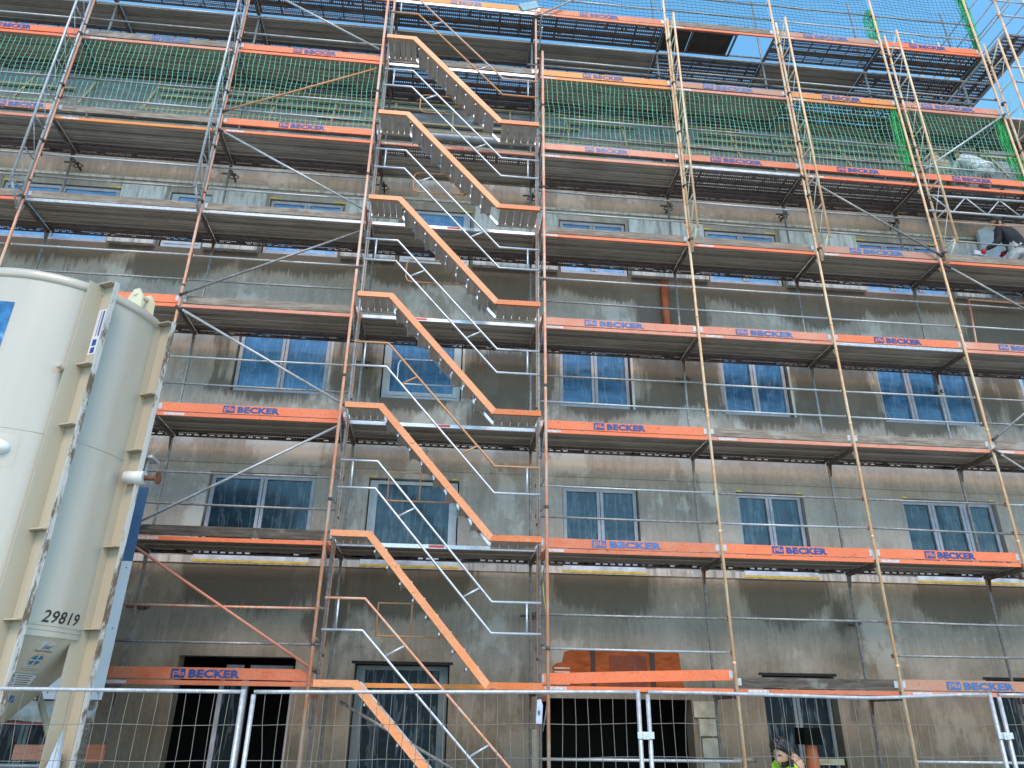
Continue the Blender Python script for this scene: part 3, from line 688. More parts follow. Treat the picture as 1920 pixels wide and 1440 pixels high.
for (a, b, mt, lb) in BR:
    A = Vector((a[0], -.045, a[1])); B = Vector((b[0], -.045, b[1])); m = MB(); m.tube(A, B, .021, 10)
    m2 = MB(); d = (B-A).normalized()
    o = m.build('diagonal_brace', M_[mt], None, A)
    m2.tube(A-d*.05, A+d*.09, .027, 10); m2.tube(B-d*.09, B+d*.05, .027, 10); m2.build('coupler', M_['coupler'], o)
    tag(o, 'diagonal brace tube ' + lb, 'diagonal brace', 'diagonal braces on the scaffold')
m = MB(); m.tube((-2.85, .3, 1.75), (-.9, .3, .75), .024, 10); tag(m.build('diagonal_brace', M_['galv_dk'], None, (-2.85,.3,1.75)), 'dull diagonal brace tube behind the lowest stair flight near the ground', 'diagonal brace', 'diagonal braces on the scaffold')

# ------------------------------------------------------------------ lattice beams standing out from the posts
RUNG = simple('cream_rung', (.74,.68,.52), .5, 0, .15, 9)
def lattice(x, z0, z1, mat, label, yo=-.44):
    r = thing('lattice_beam', label, 'lattice beam', (x, -.06, z0), 'upright lattice beams on the scaffold front')
    MB().tube((x, -.055, z0-.28), (x, -.055, z1+.28), .0235, 10).build('chord', M_[mat], r); MB().tube((x, yo, z0), (x, yo, z1), .0235, 10).build('chord', M_[mat], r)
    m = MB(); z = z0 + .10; i = 0
    while z < z1 - .05:
        m.tube((x, -.055, z), (x, yo, z), .0155, 6)
        if z + .72 < z1:
            m.tube((x, -.055, z+.04), (x, yo, z+.68), .008, 6)
        z += .72; i += 1
    m.tube((x, yo, z0+.1), (x, -.055, z0-.26), .019, 8); m.tube((x, yo, z1-.04), (x, -.055, z1-.45), .016, 8)
    m.build('rung', RUNG if mat == 'post_cream' else M_[mat], r)
    for zc in (z0, z0+1.3, z0+2.7, z0+4.1, z1-.4):
        MB().tube((x, -.03, zc-.025), (x, -.03, zc+.025), .052, 10).build('clamp', M_['coupler'], r)
lattice(PX[0]-.02, 9.96, 16.8, 'galv', 'grey galvanised lattice beam clamped upright to the far left post')
lattice(PX[1]-.02, 10.13, 16.8, 'galv', 'grey galvanised lattice beam clamped upright to the second post from the left')
lattice(PX[4]+.03, 10.03, 15.82, 'post_cream', 'cream lattice beam on the first post clear of the stairs on the right')
lattice(PX[5]+.04, 10.02, 16.02, 'post_cream', 'cream lattice beam on the second post clear of the stairs on the right')
lattice(PX[6]+.10, 10.13, 15.94, 'post_cream', 'cream and orange lattice beam on the third post clear of the stairs on the right')
lattice(PX[7]+.08, 10.3, 15.98, 'post_cream', 'cream lattice beam on the last post by the right picture edge')
# horizontal lattice girder lower right
r = thing('lattice_girder', 'pale horizontal lattice girder above the dark jacketed worker', 'lattice girder', (8.2, -.10, 11.1))
m = MB(); m.tube((8.2,-.1,11.52),(10.9,-.1,11.56),.024,10); m.build('chord', M_['galv'], r); m = MB(); m.tube((8.1,-.1,11.13),(10.9,-.1,11.13),.024,10); m.build('chord', M_['galv'], r)
m = MB(); x = 8.25; up = False
while x < 10.6:
    m.tube((x,-.1,11.52 if not up else 11.14),(x+.36,-.1,11.14 if not up else 11.52),.015,6); x += .38; up = not up
m.build('web_bar', M_['galv'], r)

# ------------------------------------------------------------------ stair tower
SY0, SY1 = -.75, -.15; XA, KL, KR, XB = -3.10, -2.52, -.76, -.04
def stringer(parent, y0, y1, k, name, mat, h=.155, hl=.088):
    zt, zb = TZ[k], TZ[k-1] if k > 1 else GZ+.05
    kr = KR if k > 1 else KR + .35
    m = MB(); sl_ = (zt-zb)/(kr-KL)
    hs = h*math.hypot(1, sl_)*.80
    def seg(P): m.prism(P, y0, y1)
    c = h*.5
    bl = KL + c*.55; brx = kr + c*.55
    hv = h/sl_ if sl_ else 0; hl = min(hl, h*.8); dx = .5*hl
    a1 = KL - (h-hl)/abs(sl_); a2 = kr - (h-hl)/abs(sl_)
    seg([(XA, zt), (KL, zt), (a1, zt-hl), (XA, zt-hl)][::-1])
    m2 = [(KL, zt), (kr, zb), (a2, zb-hl), (a1, zt-hl)]
    o1 = m.build(name, mat, parent)
    m = MB(); m.prism(m2[::-1], y0+.0005, y1-.0005); m.build(name, mat, parent)
    if k > 1:
        m = MB(); m.prism([(kr, zb), (XB, zb), (XB, zb-hl), (a2, zb-hl)][::-1], y0, y1); m.build(name, M_['string_dk'] if mat == M_['string'] else mat, parent)
for k in range(1, 8):
    zt, zb = TZ[k], (TZ[k-1] if k > 1 else GZ+.05); kr = KR if k > 1 else KR + .35
    lo = {1:'lowest',2:'second lowest',3:'third',4:'fourth',5:'fifth',6:'sixth',7:'topmost'}[k]
    r = thing('stair_flight', f'{lo} flight of metal stairs with orange side beam and landing boards', 'stair flight', (KL, SY0, zb), 'stair flights of the scaffold tower')
    stringer(r, SY0, SY0+.045, k, 'outer_stringer', M_['string'])
    stringer(r, SY1-.045, SY1, k, 'inner_stringer', M_['alu'], .07, .05)
    # landings: boards run across the tower
    def landing(a, b, z, nm):
        m = MB(); n = 5; wd = (b-a)/n
        for q in range(n):
            m.box(a+q*wd+.007, a+(q+1)*wd-.007, SY0+.047, SY1-.047, z-.05, z-.012)
        m.box(a, b, SY0+.046, SY0+.08, z-.09, z-.051); m.box(a, b, SY1-.08, SY1-.046, z-.09, z-.051)
        m.build('landing', PLANK, r)
    landing(XA+.02, KL, zt, 'l')
    if k > 1: landing(kr, XB-.02, zb, 'r')
    n = 9
    for q in range(1, n):
        f = q/n; xx = KL + (kr-KL)*f; z = zt + (zb-zt)*f
        m = MB(); m.box(xx-.125, xx+.045, SY0+.047, SY1-.047, z-.045, z-.02); m.box(xx-.138, xx-.118, SY0+.05, SY1-.05, z-.075, z-.0455, 1)
        m.box(xx+.030, xx+.050, SY0+.05, SY1-.05, z-.068, z-.0455, 1)
        m.build('step', [PLANK, M_['alu']], r)
    # guard loop at the inner side
    if k > 1:
        zc = TZ[k-1] + .62; rc = .1
        zt2 = TZ[k-1] + 1.08; x0_, x1_ = -2.38, -1.38
        if k in (3, 4 - 1, 2): pts = [(x0_, zc), (x0_, zt2), (-1.75, zt2)]; 
        y = SY1 + .01; m = MB(); rr = .0125
        xt = x1_ - (zt2-zc)*.88
        if k <= 3:
            m.path([(x0_,y,zc),(x0_,y,zt2),(xt,y,zt2)], rr, 8); m.path([(x0_,y,zc),(x1_,y,zc)], rr, 8); m.tube((xt-.10,y,zt2),(xt-.10,y,zc), rr, 8)
        else:
            P = [(x1_,y,zc),(x0_+.1,y,zc),(x0_+.03,y,zc+.03),(x0_,y,zc+.1),(x0_,y,zt2-.1),(x0_+.03,y,zt2-.03),(x0_+.1,y,zt2),(xt,y,zt2),(x1_,y,zc)]
            m.path(P, rr, 8)
        m.build('guard_loop', M_['rail_orange'] if k != 4 else M_['alu'], r)
    # outer handrails, two parallel rails with short links
    hr = thing('stair_handrail', f'double tube handrail beside the {lo} stair flight', 'handrail', (KL, SY0-.03, zb), 'handrails of the stair flights')
    mats = {1:('alu','post_pink'),2:('alu','alu'),3:('alu','rail_orange'),4:('alu','alu'),5:('alu','alu'),6:('alu','alu'),7:('rail_orange','post_tan')}[k]
    yh = SY0 - .005; krr = kr
    for q, dz in enumerate((.63, 1.05)):
        m = MB(); P = [(XA+.03, yh, zt+dz), (KL, yh, zt+dz), (krr, yh, zb+dz)] + ([(XB-.02, yh, zb+dz)] if k > 1 else [(krr+.5, yh, zb+dz)])
        m.path(P, .0185, 10); m.build('lower_rail' if q == 0 else 'upper_rail', M_[mats[q]], hr)
    lm = M_['alu'] if k != 3 else M_['rail_orange']
    for f in (.24, .80):
        if k == 2: f += .06
        xx = KL + (krr-KL)*f; z = zt + (zb-zt)*f
        MB().tube((xx-.17, yh, z+.63+.19), (xx+.08, yh, z+1.05-.09), .015, 8).build('rail_link', lm, hr)
    MB().tube((XA+.22, yh, zt+.63), (XA+.22, yh, zt+1.05), .015, 8).build('rail_link', M_['alu'], hr)
    if k > 1: MB().tube((XB-.22, yh, zb+.63), (XB-.22, yh, zb+1.05), .015, 8).build('rail_link', M_['alu'], hr)
# tower frames, one at each end
for xs_, nm in ((-3.16, 'left'), (.035, 'right')):
    r = thing('stair_tower_support', f'tall front post frame at the {nm} end of the stair tower', 'stair tower frame', (xs_, -.75, GZ), 'end frames of the stair tower')
    m = MB(); m.tube((xs_, -.75, GZ), (xs_, -.75, 15.6 if nm == 'left' else 13.9), .0242, 12); m.build('front_post', M_['post_pink'], r)
    for k in range(0, 7): MB().tube((xs_, -.75, 2*k+.42), (xs_, -.75, 2*k+.47), .030, 12).build('post_joint', M_['coupler'], r)
    sg = 1 if nm == 'left' else -1
    m = MB(); m.tube((xs_+.03*sg, -.16, GZ), (xs_+.03*sg, -.16, 15.4 if nm == 'left' else 13.9), .0242, 12); m.build('back_post', M_['galv_dk'], r)
    for k in range(1, 8):
        m = MB(); z = LZ[k] - .15 - .03
        m.box(xs_-.02, xs_+.02, -.74, -.02, z-.04, z+.02)
        m.build('transom', M_['orange_dull'] if k % 3 else M_['ledger'], r)
        for dz in (.63, 1.05): MB().tube((xs_, -.74, LZ[k]+dz-.1), (xs_, -.17, LZ[k]+dz-.1), .014, 6).build('side_rail', M_['galv'], r)
        MB().path([(xs_, -.74, LZ[k]-.2), (xs_, -.45, LZ[k]-.42), (xs_, -.17, LZ[k]-.6)], .012, 6).build('side_brace', M_['galv'], r)
# small site items on the tower
m = MB(); m.prism([(-.14,1.50),(-.06,1.49),(-.045,1.72),(-.07,1.80),(-.12,1.79)][::1], -.79, -.785); o = m.build('scaffold_tag', simple('tag_paper', (.42,.46,.62), .5, 0, .15, 10), None, (-.06,-.79,1.2))
tag(o, 'pale paper tag strapped to the post right of the lowest stairs', 'paper tag'); fit_text('8', -.115, -.08, 1.60, 1.66, -.793, 'lettering', INK, o)
m = MB(); m.beam((-.42,-.72,15.12),(-.06,-.60,15.42),.05,.14); m.beam((-.42,-.775,15.10),(-.06,-.655,15.40),.008,.17)
tag(m.build('metal_bracket', simple('pale_blue_metal', (.30,.42,.47), .4, .3, .2, 5), None, (-.2,-.7,15.2)), 'pale blue metal channel hanging slantwise at the top of the stairs', 'metal channel')
m = MB(); m.path([(.06,-.02,3.6),(.09,-.03,3.2),(.13,-.03,2.95),(.12,-.03,2.7),(.14,-.03,2.5)], .006, 5)
tag(m.build('cord', simple('yellow_cord', (.5,.45,.05), .6), None, (.06,0,3)), 'thin yellow cord dangling from the post right of the stairs', 'cord')

# wall anchors
for i, x in enumerate(PX):
    for z in (11.66, 3.1 if i % 2 else 7.55):
        m = MB(); m.tube((x+.05, DEPTH-.05, z), (x+.05, WY+.0, z), .02, 8)
        m.path([(x+.05+.10*math.cos(t*.7), WY-.14, z+.045*math.sin(t*.7)) for t in range(9)], .012, 6, closed=True)
        m.tube((x-.16, DEPTH+.03, z-.02), (x+.12, DEPTH+.03, z-.01), .017, 8)
        tag(m.build('wall_anchor', M_['coupler'], None, (x, DEPTH, z)), f"dark wall tie {'under the sixth deck' if z > 11 else 'lower down'}, at the {FN[i]}", 'wall tie', 'wall ties of the scaffold')

# ------------------------------------------------------------------ nets
def net(x0, x1, z0, z1, y, rad, mat, label, sp=.1, sag=.05, gather=.0):
    m = MB(); nx = int((x1-x0)/sp); nz = int((z1-z0)/sp); seed = random.random()*50
    def pt(i, j):
        u = i/nx; v = j/nz
        q = noise.noise_vector(Vector((u*3+seed, v*2, 1.3)))*.07 + noise.noise_vector(Vector((u*11+seed, v*8, 4.3)))*.018
        pinch = gather * (v-.5)**2*4 * (.5-u)*.25
        return Vector((x0+(x1-x0)*u + q.x*.8 + pinch, y + q.y*.7 - sag*math.sin(math.pi*v)*(.6+.4*math.sin(u*7)), z0+(z1-z0)*v + q.z*1.0*min(1, 4*v*(1-v)+.25) - .03*math.sin(math.pi*u)*(1 if v > .5 else 0)))
    G = [[pt(i, j) for j in range(nz+1)] for i in range(nx+1)]
    for i in range(nx+1): m.path(G[i], rad, 3, cap=False)
    for j in range(nz+1): m.path([G[i][j] for i in range(nx+1)], rad, 3, cap=False)
    # border ropes tied along the edges
    for j in (0, nz): m.path([G[i][j] + Vector((0,-.01, .015*math.sin(i*1.1))) for i in range(nx+1)], rad*1.9, 4, cap=False)
    o = m.build('safety_net', mat, None, (x0, y, z0)); tag(o, label, 'safety net', 'safety nets on the upper scaffold')
    return o
for b in (0, 1, 2, 4, 5, 6, 7):
    x0, x1 = bay(b)
    net(x0+.06, x1-.06, 12.17, 14.26, .075, .0056, NET, f'green safety net below the seventh deck, {BAY[b]}')
for b in (3, 4, 5, 6, 7):
    x0, x1 = bay(b)
    if b == 3: x0 += 1.2
    net(x0+.06, x1-.06, 16.18, 18.4, .075, .0042, NETD, f'dark green net against the sky above the eighth deck, {BAY[b]}', .1)
for (x, z0, z1, lab) in ((8.08, 12.15, 14.2, 'bright green gathered net bundle beside the kneeling workers, left one'), (10.55, 12.0, 14.15, 'bright green gathered net bundle at the right end above the sixth deck'),
                         (10.70, 16.2, 18.6, 'green gathered net strip against the sky on the last post'), (8.10, 16.1, 17.2, 'green net bundle at the top on the third post right of the stairs')):
    m = MB()
    for q in range(34 if 'strip' not in lab else 40):
        ph = random.random()*6; sx = random.uniform(-.13, .13); pts = []
        for t in range(13):
            v = t/12; wdt = (.45 + .8*math.sin(math.pi*v)) if 'strip' not in lab else .9*math.sin(math.pi*v)+.1
            pts.append((x + sx*wdt + .03*math.sin(v*14+ph) + (.12*(1-v) if x > 10.5 and z0 < 13 else 0), .09 + .05*math.sin(v*9+ph*2), z0 + (z1-z0)*v + random.uniform(-.03,.03)))
        m.path(pts, .0052, 3, cap=False)
    tag(m.build('net_bundle', NETB, None, (x, .09, z0)), lab, 'net bundle', 'gathered ends of the safety nets')

# ------------------------------------------------------------------ return scaffold round the right corner
r = thing('corner_scaffold', 'narrow perforated scaffold walkway with rails against the sky at the top right corner', 'corner scaffold', (10.7, -.6, 16))
for (y0, y1) in ((-.55, 1.95), (2.0, 4.5)):
    for q in range(2):
        plank(r, 10.85+.33*q, 11.16+.33*q, y0, y1, 16.05, 'p')
m = MB(); m.box(10.80, 10.845, -.6, 4.5, 15.98, 16.06); m.box(11.52, 11.56, -.6, 4.5, 15.98, 16.06); m.build('edge_beam', M_['galv'], r)
for (x, y) in ((10.8,-.62),(11.56,-.62),(10.8,2.0),(11.56,2.0),(10.8,4.5),(11.56,4.5)): MB().tube((x,y,9 if y < 0 else 15.5),(x,y,18.8),.0242,10).build('post', M_['post_cream'], r)
m = MB()
for x in (10.8, 11.56):
    for z in (16.55, 17.05, 17.6): m.tube((x,-1.0,z),(x,4.6,z),.019,8)
for y in (-.62, 2.0, 4.5):
    for z in (16.55, 17.05): m.tube((10.7,y,z),(11.7,y,z),.019,8)
for z in (14.9, 14.45): m.tube((10.6,-.62,z),(12.2,-.62,z),.024,8)
m.build('rail', M_['galv'], r)
m = MB(); m.box(11.585,11.60,-.6,4.5,16.08,16.22); m.build('toe_board', M_['galv'], r)
m = MB(); m.tube((10.8,-.62,14.0),(11.56,-.62,15.9),.012,6); m.tube((11.56,-.62,14.0),(10.8,-.62,12.2),.012,6)
for z in (10.5,11.0,11.5,12,12.5,13,13.5,14,15.2): m.tube((10.8,-.62,z),(11.56,-.62,z),.012,6)
m.build('rung', M_['post_cream'], r)
# upright frame standing on the fourth/fifth deck by the right edge
m = MB(); m.tube((9.14,.9,8.1),(9.30,.9,9.69),.02,8); m.tube((9.30,.9,9.69),(11.0,.9,9.67),.02,8)
tag(m.build('tube_gate', M_['post_pink'], None, (9.14,.9,8.1)), 'pinkish tube frame standing on the fourth deck by the right edge', 'tube frame')
# white insulation sheets on the fifth deck at the far right
m = MB(); m.prism([(10.05,9.98),(11.0,9.98),(11.0,11.75),(10.55,11.9),(10.12,11.62)], 1.04, 1.12)
tag(m.build('insulation_sheet', simple('blue_grey_sheet', (.42,.50,.55), .6, 0, .12, 3), None, (10.5,1.1,10)), 'pale grey insulation sheet leaning on the wall behind the dark jacketed worker', 'insulation sheet')

# ------------------------------------------------------------------ silo
SC = Vector((-6.35, -2.87)); SR = 1.21; ZB, ZTP = 2.24, 6.0
silo = thing('plaster_silo', 'cream and white dry mortar silo on tall legs behind the mesh fence', 'silo', (SC.x, SC.y, GZ))
m = MB(); m.lathe(SC, [(SR, ZB), (SR, ZTP-.02)], 96); 
m.build('tank', SILO, silo)
m = MB(); m.lathe(SC, [(SR+.001, ZTP-.10), (SR+.018, ZTP-.09), (SR+.018, ZTP+.005), (SR-.03, ZTP+.03), (SR-.3, ZTP+.10), (.2, ZTP+.22), (.001, ZTP+.22)], 96)
m.build('roof_rim', SILO, silo)
m = MB()
for z in (4.185, 2.30, 2.345): m.lathe(SC, [(SR+.0015, z-.004), (SR+.006, z), (SR+.0015, z+.004)], 96)
m.build('weld_seam', SILO, silo)
m = MB(); m.lathe(SC, [(SR-.012, ZB+.004), (SR-.012, ZB-.012), (.16, 1.05), (.16, .92), (.24, .92), (.24, .89), (.14, .89), (.14, .6), (.001, .6)], 72); m.build('cone', SILOC, silo)
def sdir(a): return Vector((math.cos(R(a)), math.sin(R(a)), 0))
def legpos(axis, side):
    u = sdir(axis); v = Vector((-u.y, u.x, 0)); return u, v, side
for axis in (-27, 153):
    for side in (-1, 1):
        u = sdir(axis); v = Vector((-u.y, u.x, 0)); c0 = Vector((SC.x, SC.y, 0)) + v*side*.435
        fo = 1.345; bi = 1.12
        def pb(m, u0, u1, v0, v1, z0, z1):
            P = [c0+u*a+v*b for a, b in ((u0,v0),(u1,v0),(u1,v1),(u0,v1))]
            m.add([(p.x,p.y,z0) for p in P]+[(p.x,p.y,z1) for p in P], [(0,3,2,1),(4,5,6,7),(0,1,5,4),(1,2,6,5),(2,3,7,6),(3,0,4,7)])
        zt = 5.97 + (.06 if side < 0 else 0)
        m = MB(); pb(m, bi, fo, .035, .047, GZ, zt); pb(m, bi, fo-.012, -.05, .034, zt-.012, zt); pb(m, bi+.02, bi+.03, -.16, .034, GZ, zt-.02)
        for z in (5.0, 4.3, 3.2, 2.35): pb(m, bi+.03, fo-.012, -.05, .034, z, z+.014)
        leg = m.build('leg', SILOC, silo)
        m = MB(); pb(m, fo, fo+.014, -.008, .05, GZ+.02, zt+.01); m.build('skid_flange', SILOW, leg)
        m = MB(); pb(m, bi-.1, fo+.1, -.15, .15, GZ, GZ+.02); m.build('foot_plate', M_['rust'], leg)
    u = sdir(axis); v = Vector((-u.y, u.x, 0)); C3 = Vector((SC.x, SC.y, 0)) + u*1.2
    m = MB(); a = C3 + v*.43; b = C3 - v*.43
    m.tube((a.x,a.y,1.2),(b.x,b.y,.2),.03,10); m.tube((a.x,a.y,.2),(b.x,b.y,.2),.03,10); m.build('cross_tube', SILOC, silo)
# struts from legs to cone
m = MB()
p = Vector((SC.x, SC.y, 0)) + sdir(10)*1.15; q = Vector((SC.x, SC.y, 0)) + sdir(30)*.75
m.tube((p.x,p.y,1.0),(q.x,q.y,1.78),.032,10)
p = Vector((SC.x, SC.y, 0)) + sdir(-9)*1.25; q = Vector((SC.x, SC.y, 0)) + sdir(60)*1.2
m.tube((p.x,p.y,1.15),(q.x,q.y,2.0),.03,10); m.build('strut', SILOC, silo)
# lifting lug on the rim
lu = MB(); base_ = Vector((SC.x, SC.y, 0)) + sdir(-17)*1.06; tdir = Vector((.90,-.42,0)).normalized()
for off in (-.09, .09):
    c = base_ + tdir.cross(Vector((0,0,1)))*off
    P = [(-.20,5.95),(.13,5.95),(.11,6.20),(.03,6.32),(-.05,6.32),(-.10,6.24)]
    vs = [(c + tdir*a + Vector((0,0,z))) for a, z in P]; nn = tdir.cross(Vector((0,0,1)))*.012
    lu.add([x_-nn for x_ in vs]+[x_+nn for x_ in vs], [list(range(6)), list(range(11,5,-1))]+[[i,i+6,(i+1)%6+6,(i+1)%6] for i in range(6)])
c = base_; nv = tdir.cross(Vector((0,0,1)))*.12; lu.tube(c-nv+Vector((0,0,6.25)), c+nv+Vector((0,0,6.25)), .028, 12)
lu.build('lifting_lug', cream('lug_cream', (.62,.56,.38), (.25,.16,.09), .66).m, silo)
# side pipe stubs
u = sdir(-49); b0 = Vector((SC.x, SC.y, 4.92)) + u*1.10
m = MB(); m.tube(b0, b0+Vector((-.05,-.36,.0))*.75+u*.04, .032, 14); m.build('pipe_stub', SILOC, silo)
ww = sdir(-9); b0 = Vector((SC.x, SC.y, 3.98)) + ww*1.28
m = MB(); m.tube(b0, b0+Vector((.22,-.02,0)), .075, 18); o = m.build('pipe_stub', simple('stub_white', (.62,.60,.58), .4, 0, .1), silo)
m = MB(); m.tube(b0+Vector((.22,-.02,0)), b0+Vector((.36,-.03,0)), .03, 12); m.tube(b0+Vector((.36,-.03,0)), b0+Vector((.375,-.032,0)), .07, 16); m.build('rusty_flange', M_['rust'], o)
m = MB(); m.box(b0.x+.02, b0.x+.2, b0.y+.1, b0.y+.35, 4.26, 4.29); m.tube((b0.x+.12,b0.y+.2,4.0),(b0.x+.12,b0.y+.2,4.26),.02,8); m.build('pipe_cap', simple('cap_grey', (.45,.43,.42), .4), silo)
# oval hatch with bright dome at the left
def cyl(a, z, off=.004): d = sdir(a); return Vector((SC.x + d.x*(SR+off), SC.y + d.y*(SR+off), z))
m = MB(); G = []
for i in range(9):
    for jx in range(7):
        m.v.append(tuple(cyl(-80+17*i/8, 3.78+.34*jx/6, .007 if 0 < i < 8 and 0 < jx < 6 else .001)))
for i in range(8):
    for jx in range(6): a = i*7+jx; m.f.append([a,a+7,a+8,a+1]); m.m.append(0); m.s.append(True)
pl = m.build('hatch_plate', SILO, silo)
m = MB(); cc = cyl(-72, 3.97, .0); dd = sdir(-72); tt = Vector((-dd.y, dd.x, 0)); ring = []
for q in range(7):
    a = q/6*math.pi/2
    for s in range(20):
        t = 2*math.pi*s/20; rr = math.cos(a)
        m.v.append(tuple(cc + tt*(.13*rr*math.cos(t)) + Vector((0,0,.085*rr*math.sin(t))) + dd*(.09*math.sin(a))))
for q in range(6):
    for s in range(20): m.f.append([q*20+s, q*20+(s+1)%20, (q+1)*20+(s+1)%20, (q+1)*20+s]); m.m.append(0); m.s.append(True)
m.build('hatch_dome', simple('dome_white', (.7,.7,.68), .25, 0, .05), pl)
# blue poster high on the tank
def cylpatch(name, a0, a1, z0, z1, off, mat, parent, n=10, sl=0):
    m = MB()
    for i in range(n+1):
        for jx in range(2): m.v.append(tuple(cyl(a0+(a1-a0)*i/n + sl*jx, z0 if jx == 0 else z1, off)))
    for i in range(n): m.f.append([2*i, 2*i+2, 2*i+3, 2*i+1]); m.m.append(0); m.s.append(True)
    return m.build(name, mat, parent)
N = NT('poster_blue'); f = N.noise(N.wcoord(), 5, 3); N.col(N.ramp(f, [(.35, (.01,.04,.13)), (.6, (.03,.17,.38)), (.72,(.2,.4,.6))])); N.set(.3)
cylpatch('poster', -118, -83.6, 5.05, 5.59, .004, N.m, silo, 20)
# number stencil
fit_text('29819', 0, 20.0, 2.37, 2.49, 0, 'lettering', INK, silo, .012, lambda X, Z: cyl(-34.0 + X + (Z-2.37)*11, Z, .004))
# company sticker on the leg web
u = sdir(-27); v = Vector((-u.y, u.x, 0)); c0 = Vector((SC.x, SC.y, 0)) - v*.435
def lp(a, z): p = c0 + u*(1.17 + a) - v*(-.034) ; return Vector((p.x, p.y, z))
def legmap(X, Z): p = c0 + u*(1.16+X) + v*.0335; return Vector((p.x, p.y, Z))
m = MB(); P = [legmap(-.0, 5.15), legmap(.12, 5.15), legmap(.12, 5.72), legmap(-.0, 5.72)]
nn = v*(-.001)
m.add([p_+nn for p_ in P], [(0,1,2,3)]); sk = m.build('sticker', STICK, silo)
for q, (z0, z1) in enumerate(((5.38,5.70),(5.38,5.70),(5.17,5.24),(5.26,5.34))):
    m = MB(); a0_, a1_ = ((.075,.10),(.045,.055),(.03,.09),(.03,.09))[q]; P = [legmap(a0_, z0), legmap(a1_, z0), legmap(a1_, z1), legmap(a0_, z1)]
    m.add([p_+v*(-.002) for p_ in P], [(0,1,2,3)]); m.build('sticker_mark', STNAVY, sk)
# sticker on the cone (mapped on the slope)
def cone(a, z, off=.004):
    rr = SR - (ZB - z)*.885 + off - .006; d = sdir(a); return Vector((SC.x + d.x*rr, SC.y + d.y*rr, z))
def conepatch(name, a0, a1, z0, z1, off, mat, parent, w0=1, n=8):
    m = MB()
    for i in range(n+1):
        for jx in range(2):
            zz_ = (z0, z1)[jx]; m.v.append(tuple(cone(a0+(a1-a0)*i/n, zz_, off)))
    for i in range(n): m.f.append([2*i, 2*i+2, 2*i+3, 2*i+1]); m.m.append(0); m.s.append(True)
    return m.build(name, mat, parent)
def conequad(name, tl, tr, br, bl, off, mat, parent, n=10):
    "patch whose corners are (angle, height) on the cone"
    m = MB()
    for q in range(n+1):
        for t in range(n+1):
            u, v = q/n, t/n
            a = (tl[0]*(1-u)+tr[0]*u)*(1-v) + (bl[0]*(1-u)+br[0]*u)*v; z = (tl[1]*(1-u)+tr[1]*u)*(1-v) + (bl[1]*(1-u)+br[1]*u)*v
            m.v.append(tuple(cone(a, z, off)))
    for q in range(n):
        for t in range(n): a = q*(n+1)+t; m.f.append([a, a+n+1, a+n+2, a+1]); m.m.append(0); m.s.append(True)
    return m.build(name, mat, parent)
ck = conequad('sticker', (-31.5,2.208), (-19.1,2.195), (-14.4,1.926), (-31.5,1.937), .004, STICK, silo)
fit_text('knauf', 0, 4.6, 2.135, 2.178, 0, 'lettering', STBLUE, ck, .02, lambda X, Z: cone(-26.8+X+(Z-2.135)*14, Z, .007))
fit_text('Tausch-Container', 0, 10.6, 2.108, 2.126, 0, 'lettering', INK, ck, .01, lambda X, Z: cone(-29.9+X, Z, .007))
m = MB()
for (a, b) in ((8, 82), (98, 172), (188, 262), (278, 352)):
    P = [(0,0)] + [(math.cos(R(a+(b-a)*q/8)), math.sin(R(a+(b-a)*q/8))) for q in range(9)]
    cx, cy = math.cos(R((a+b)/2))*.12, math.sin(R((a+b)/2))*.12
    P = [(x_*.88+cx, y_*.88+cy) for x_, y_ in P]
    m.add([cone(-24.6 + x_*3.6, 2.034 + y_*.046, .008) for x_, y_ in P], [list(range(len(P)))])
m.build('round_mark', STBLUE, ck)
m = MB()
for q in range(24):
    t0, t1 = 2*math.pi*q/24, 2*math.pi*(q+1)/24
    m.add([cone(-24.6+4.5*math.cos(t)*s, 2.034+.058*math.sin(t)*s, .0065) for t, s in ((t0,1),(t1,1),(t1,.93),(t0,.93))], [(0,1,2,3)])
m.build('round_rim', STORANGE, ck)
fit_text('bitte die Bedienungsanleitung', 0, 12.5, 1.955, 1.963, 0, 'lettering', INK, ck, 0, lambda X, Z: cone(-30+X, Z, .007))
fit_text('des Herstellers beachten', 0, 11.5, 1.940, 1.948, 0, 'lettering', INK, ck, 0, lambda X, Z: cone(-29.8+X, Z, .007))
bx_ = conequad('sticker', (-33.8,1.920), (-13.6,1.912), (-11.0,1.774), (-29.2,1.771), .0075, STTEAL, silo)
conequad('sticker_field', (-33.2,1.915), (-14.2,1.907), (-11.7,1.779), (-28.8,1.776), .0095, STICK, bx_)
for q in range(6):
    z = 1.897 - .0195*q; a0 = -28.5 + q*.75; conequad('sticker_line', (a0,z), (a0+11-1.5*(q%2),z), (a0+11.3-1.5*(q%2),z-.006), (a0+.2,z-.006), .0115, INK, bx_, 4)
for q, z in enumerate((1.905, 1.860, 1.815)): a0 = -32.4 + q*1.6; conequad('sticker_icon', (a0,z), (a0+2.6,z), (a0+3.2,z-.030), (a0+.6,z-.030), .0115, STTEAL, bx_, 3)
bb = conequad('sticker', (-29,1.733), (-14.6,1.719), (-8.7,1.645), (-24,1.655), .004, STICK, silo)
conequad('sticker_field', (-27.5,1.727), (-22.2,1.722), (-19,1.655), (-24,1.660), .0065, STBLUE, bb); conequad('sticker_field', (-21.4,1.722), (-15.6,1.715), (-10.4,1.652), (-18,1.655), .0065, STBLUE, bb)

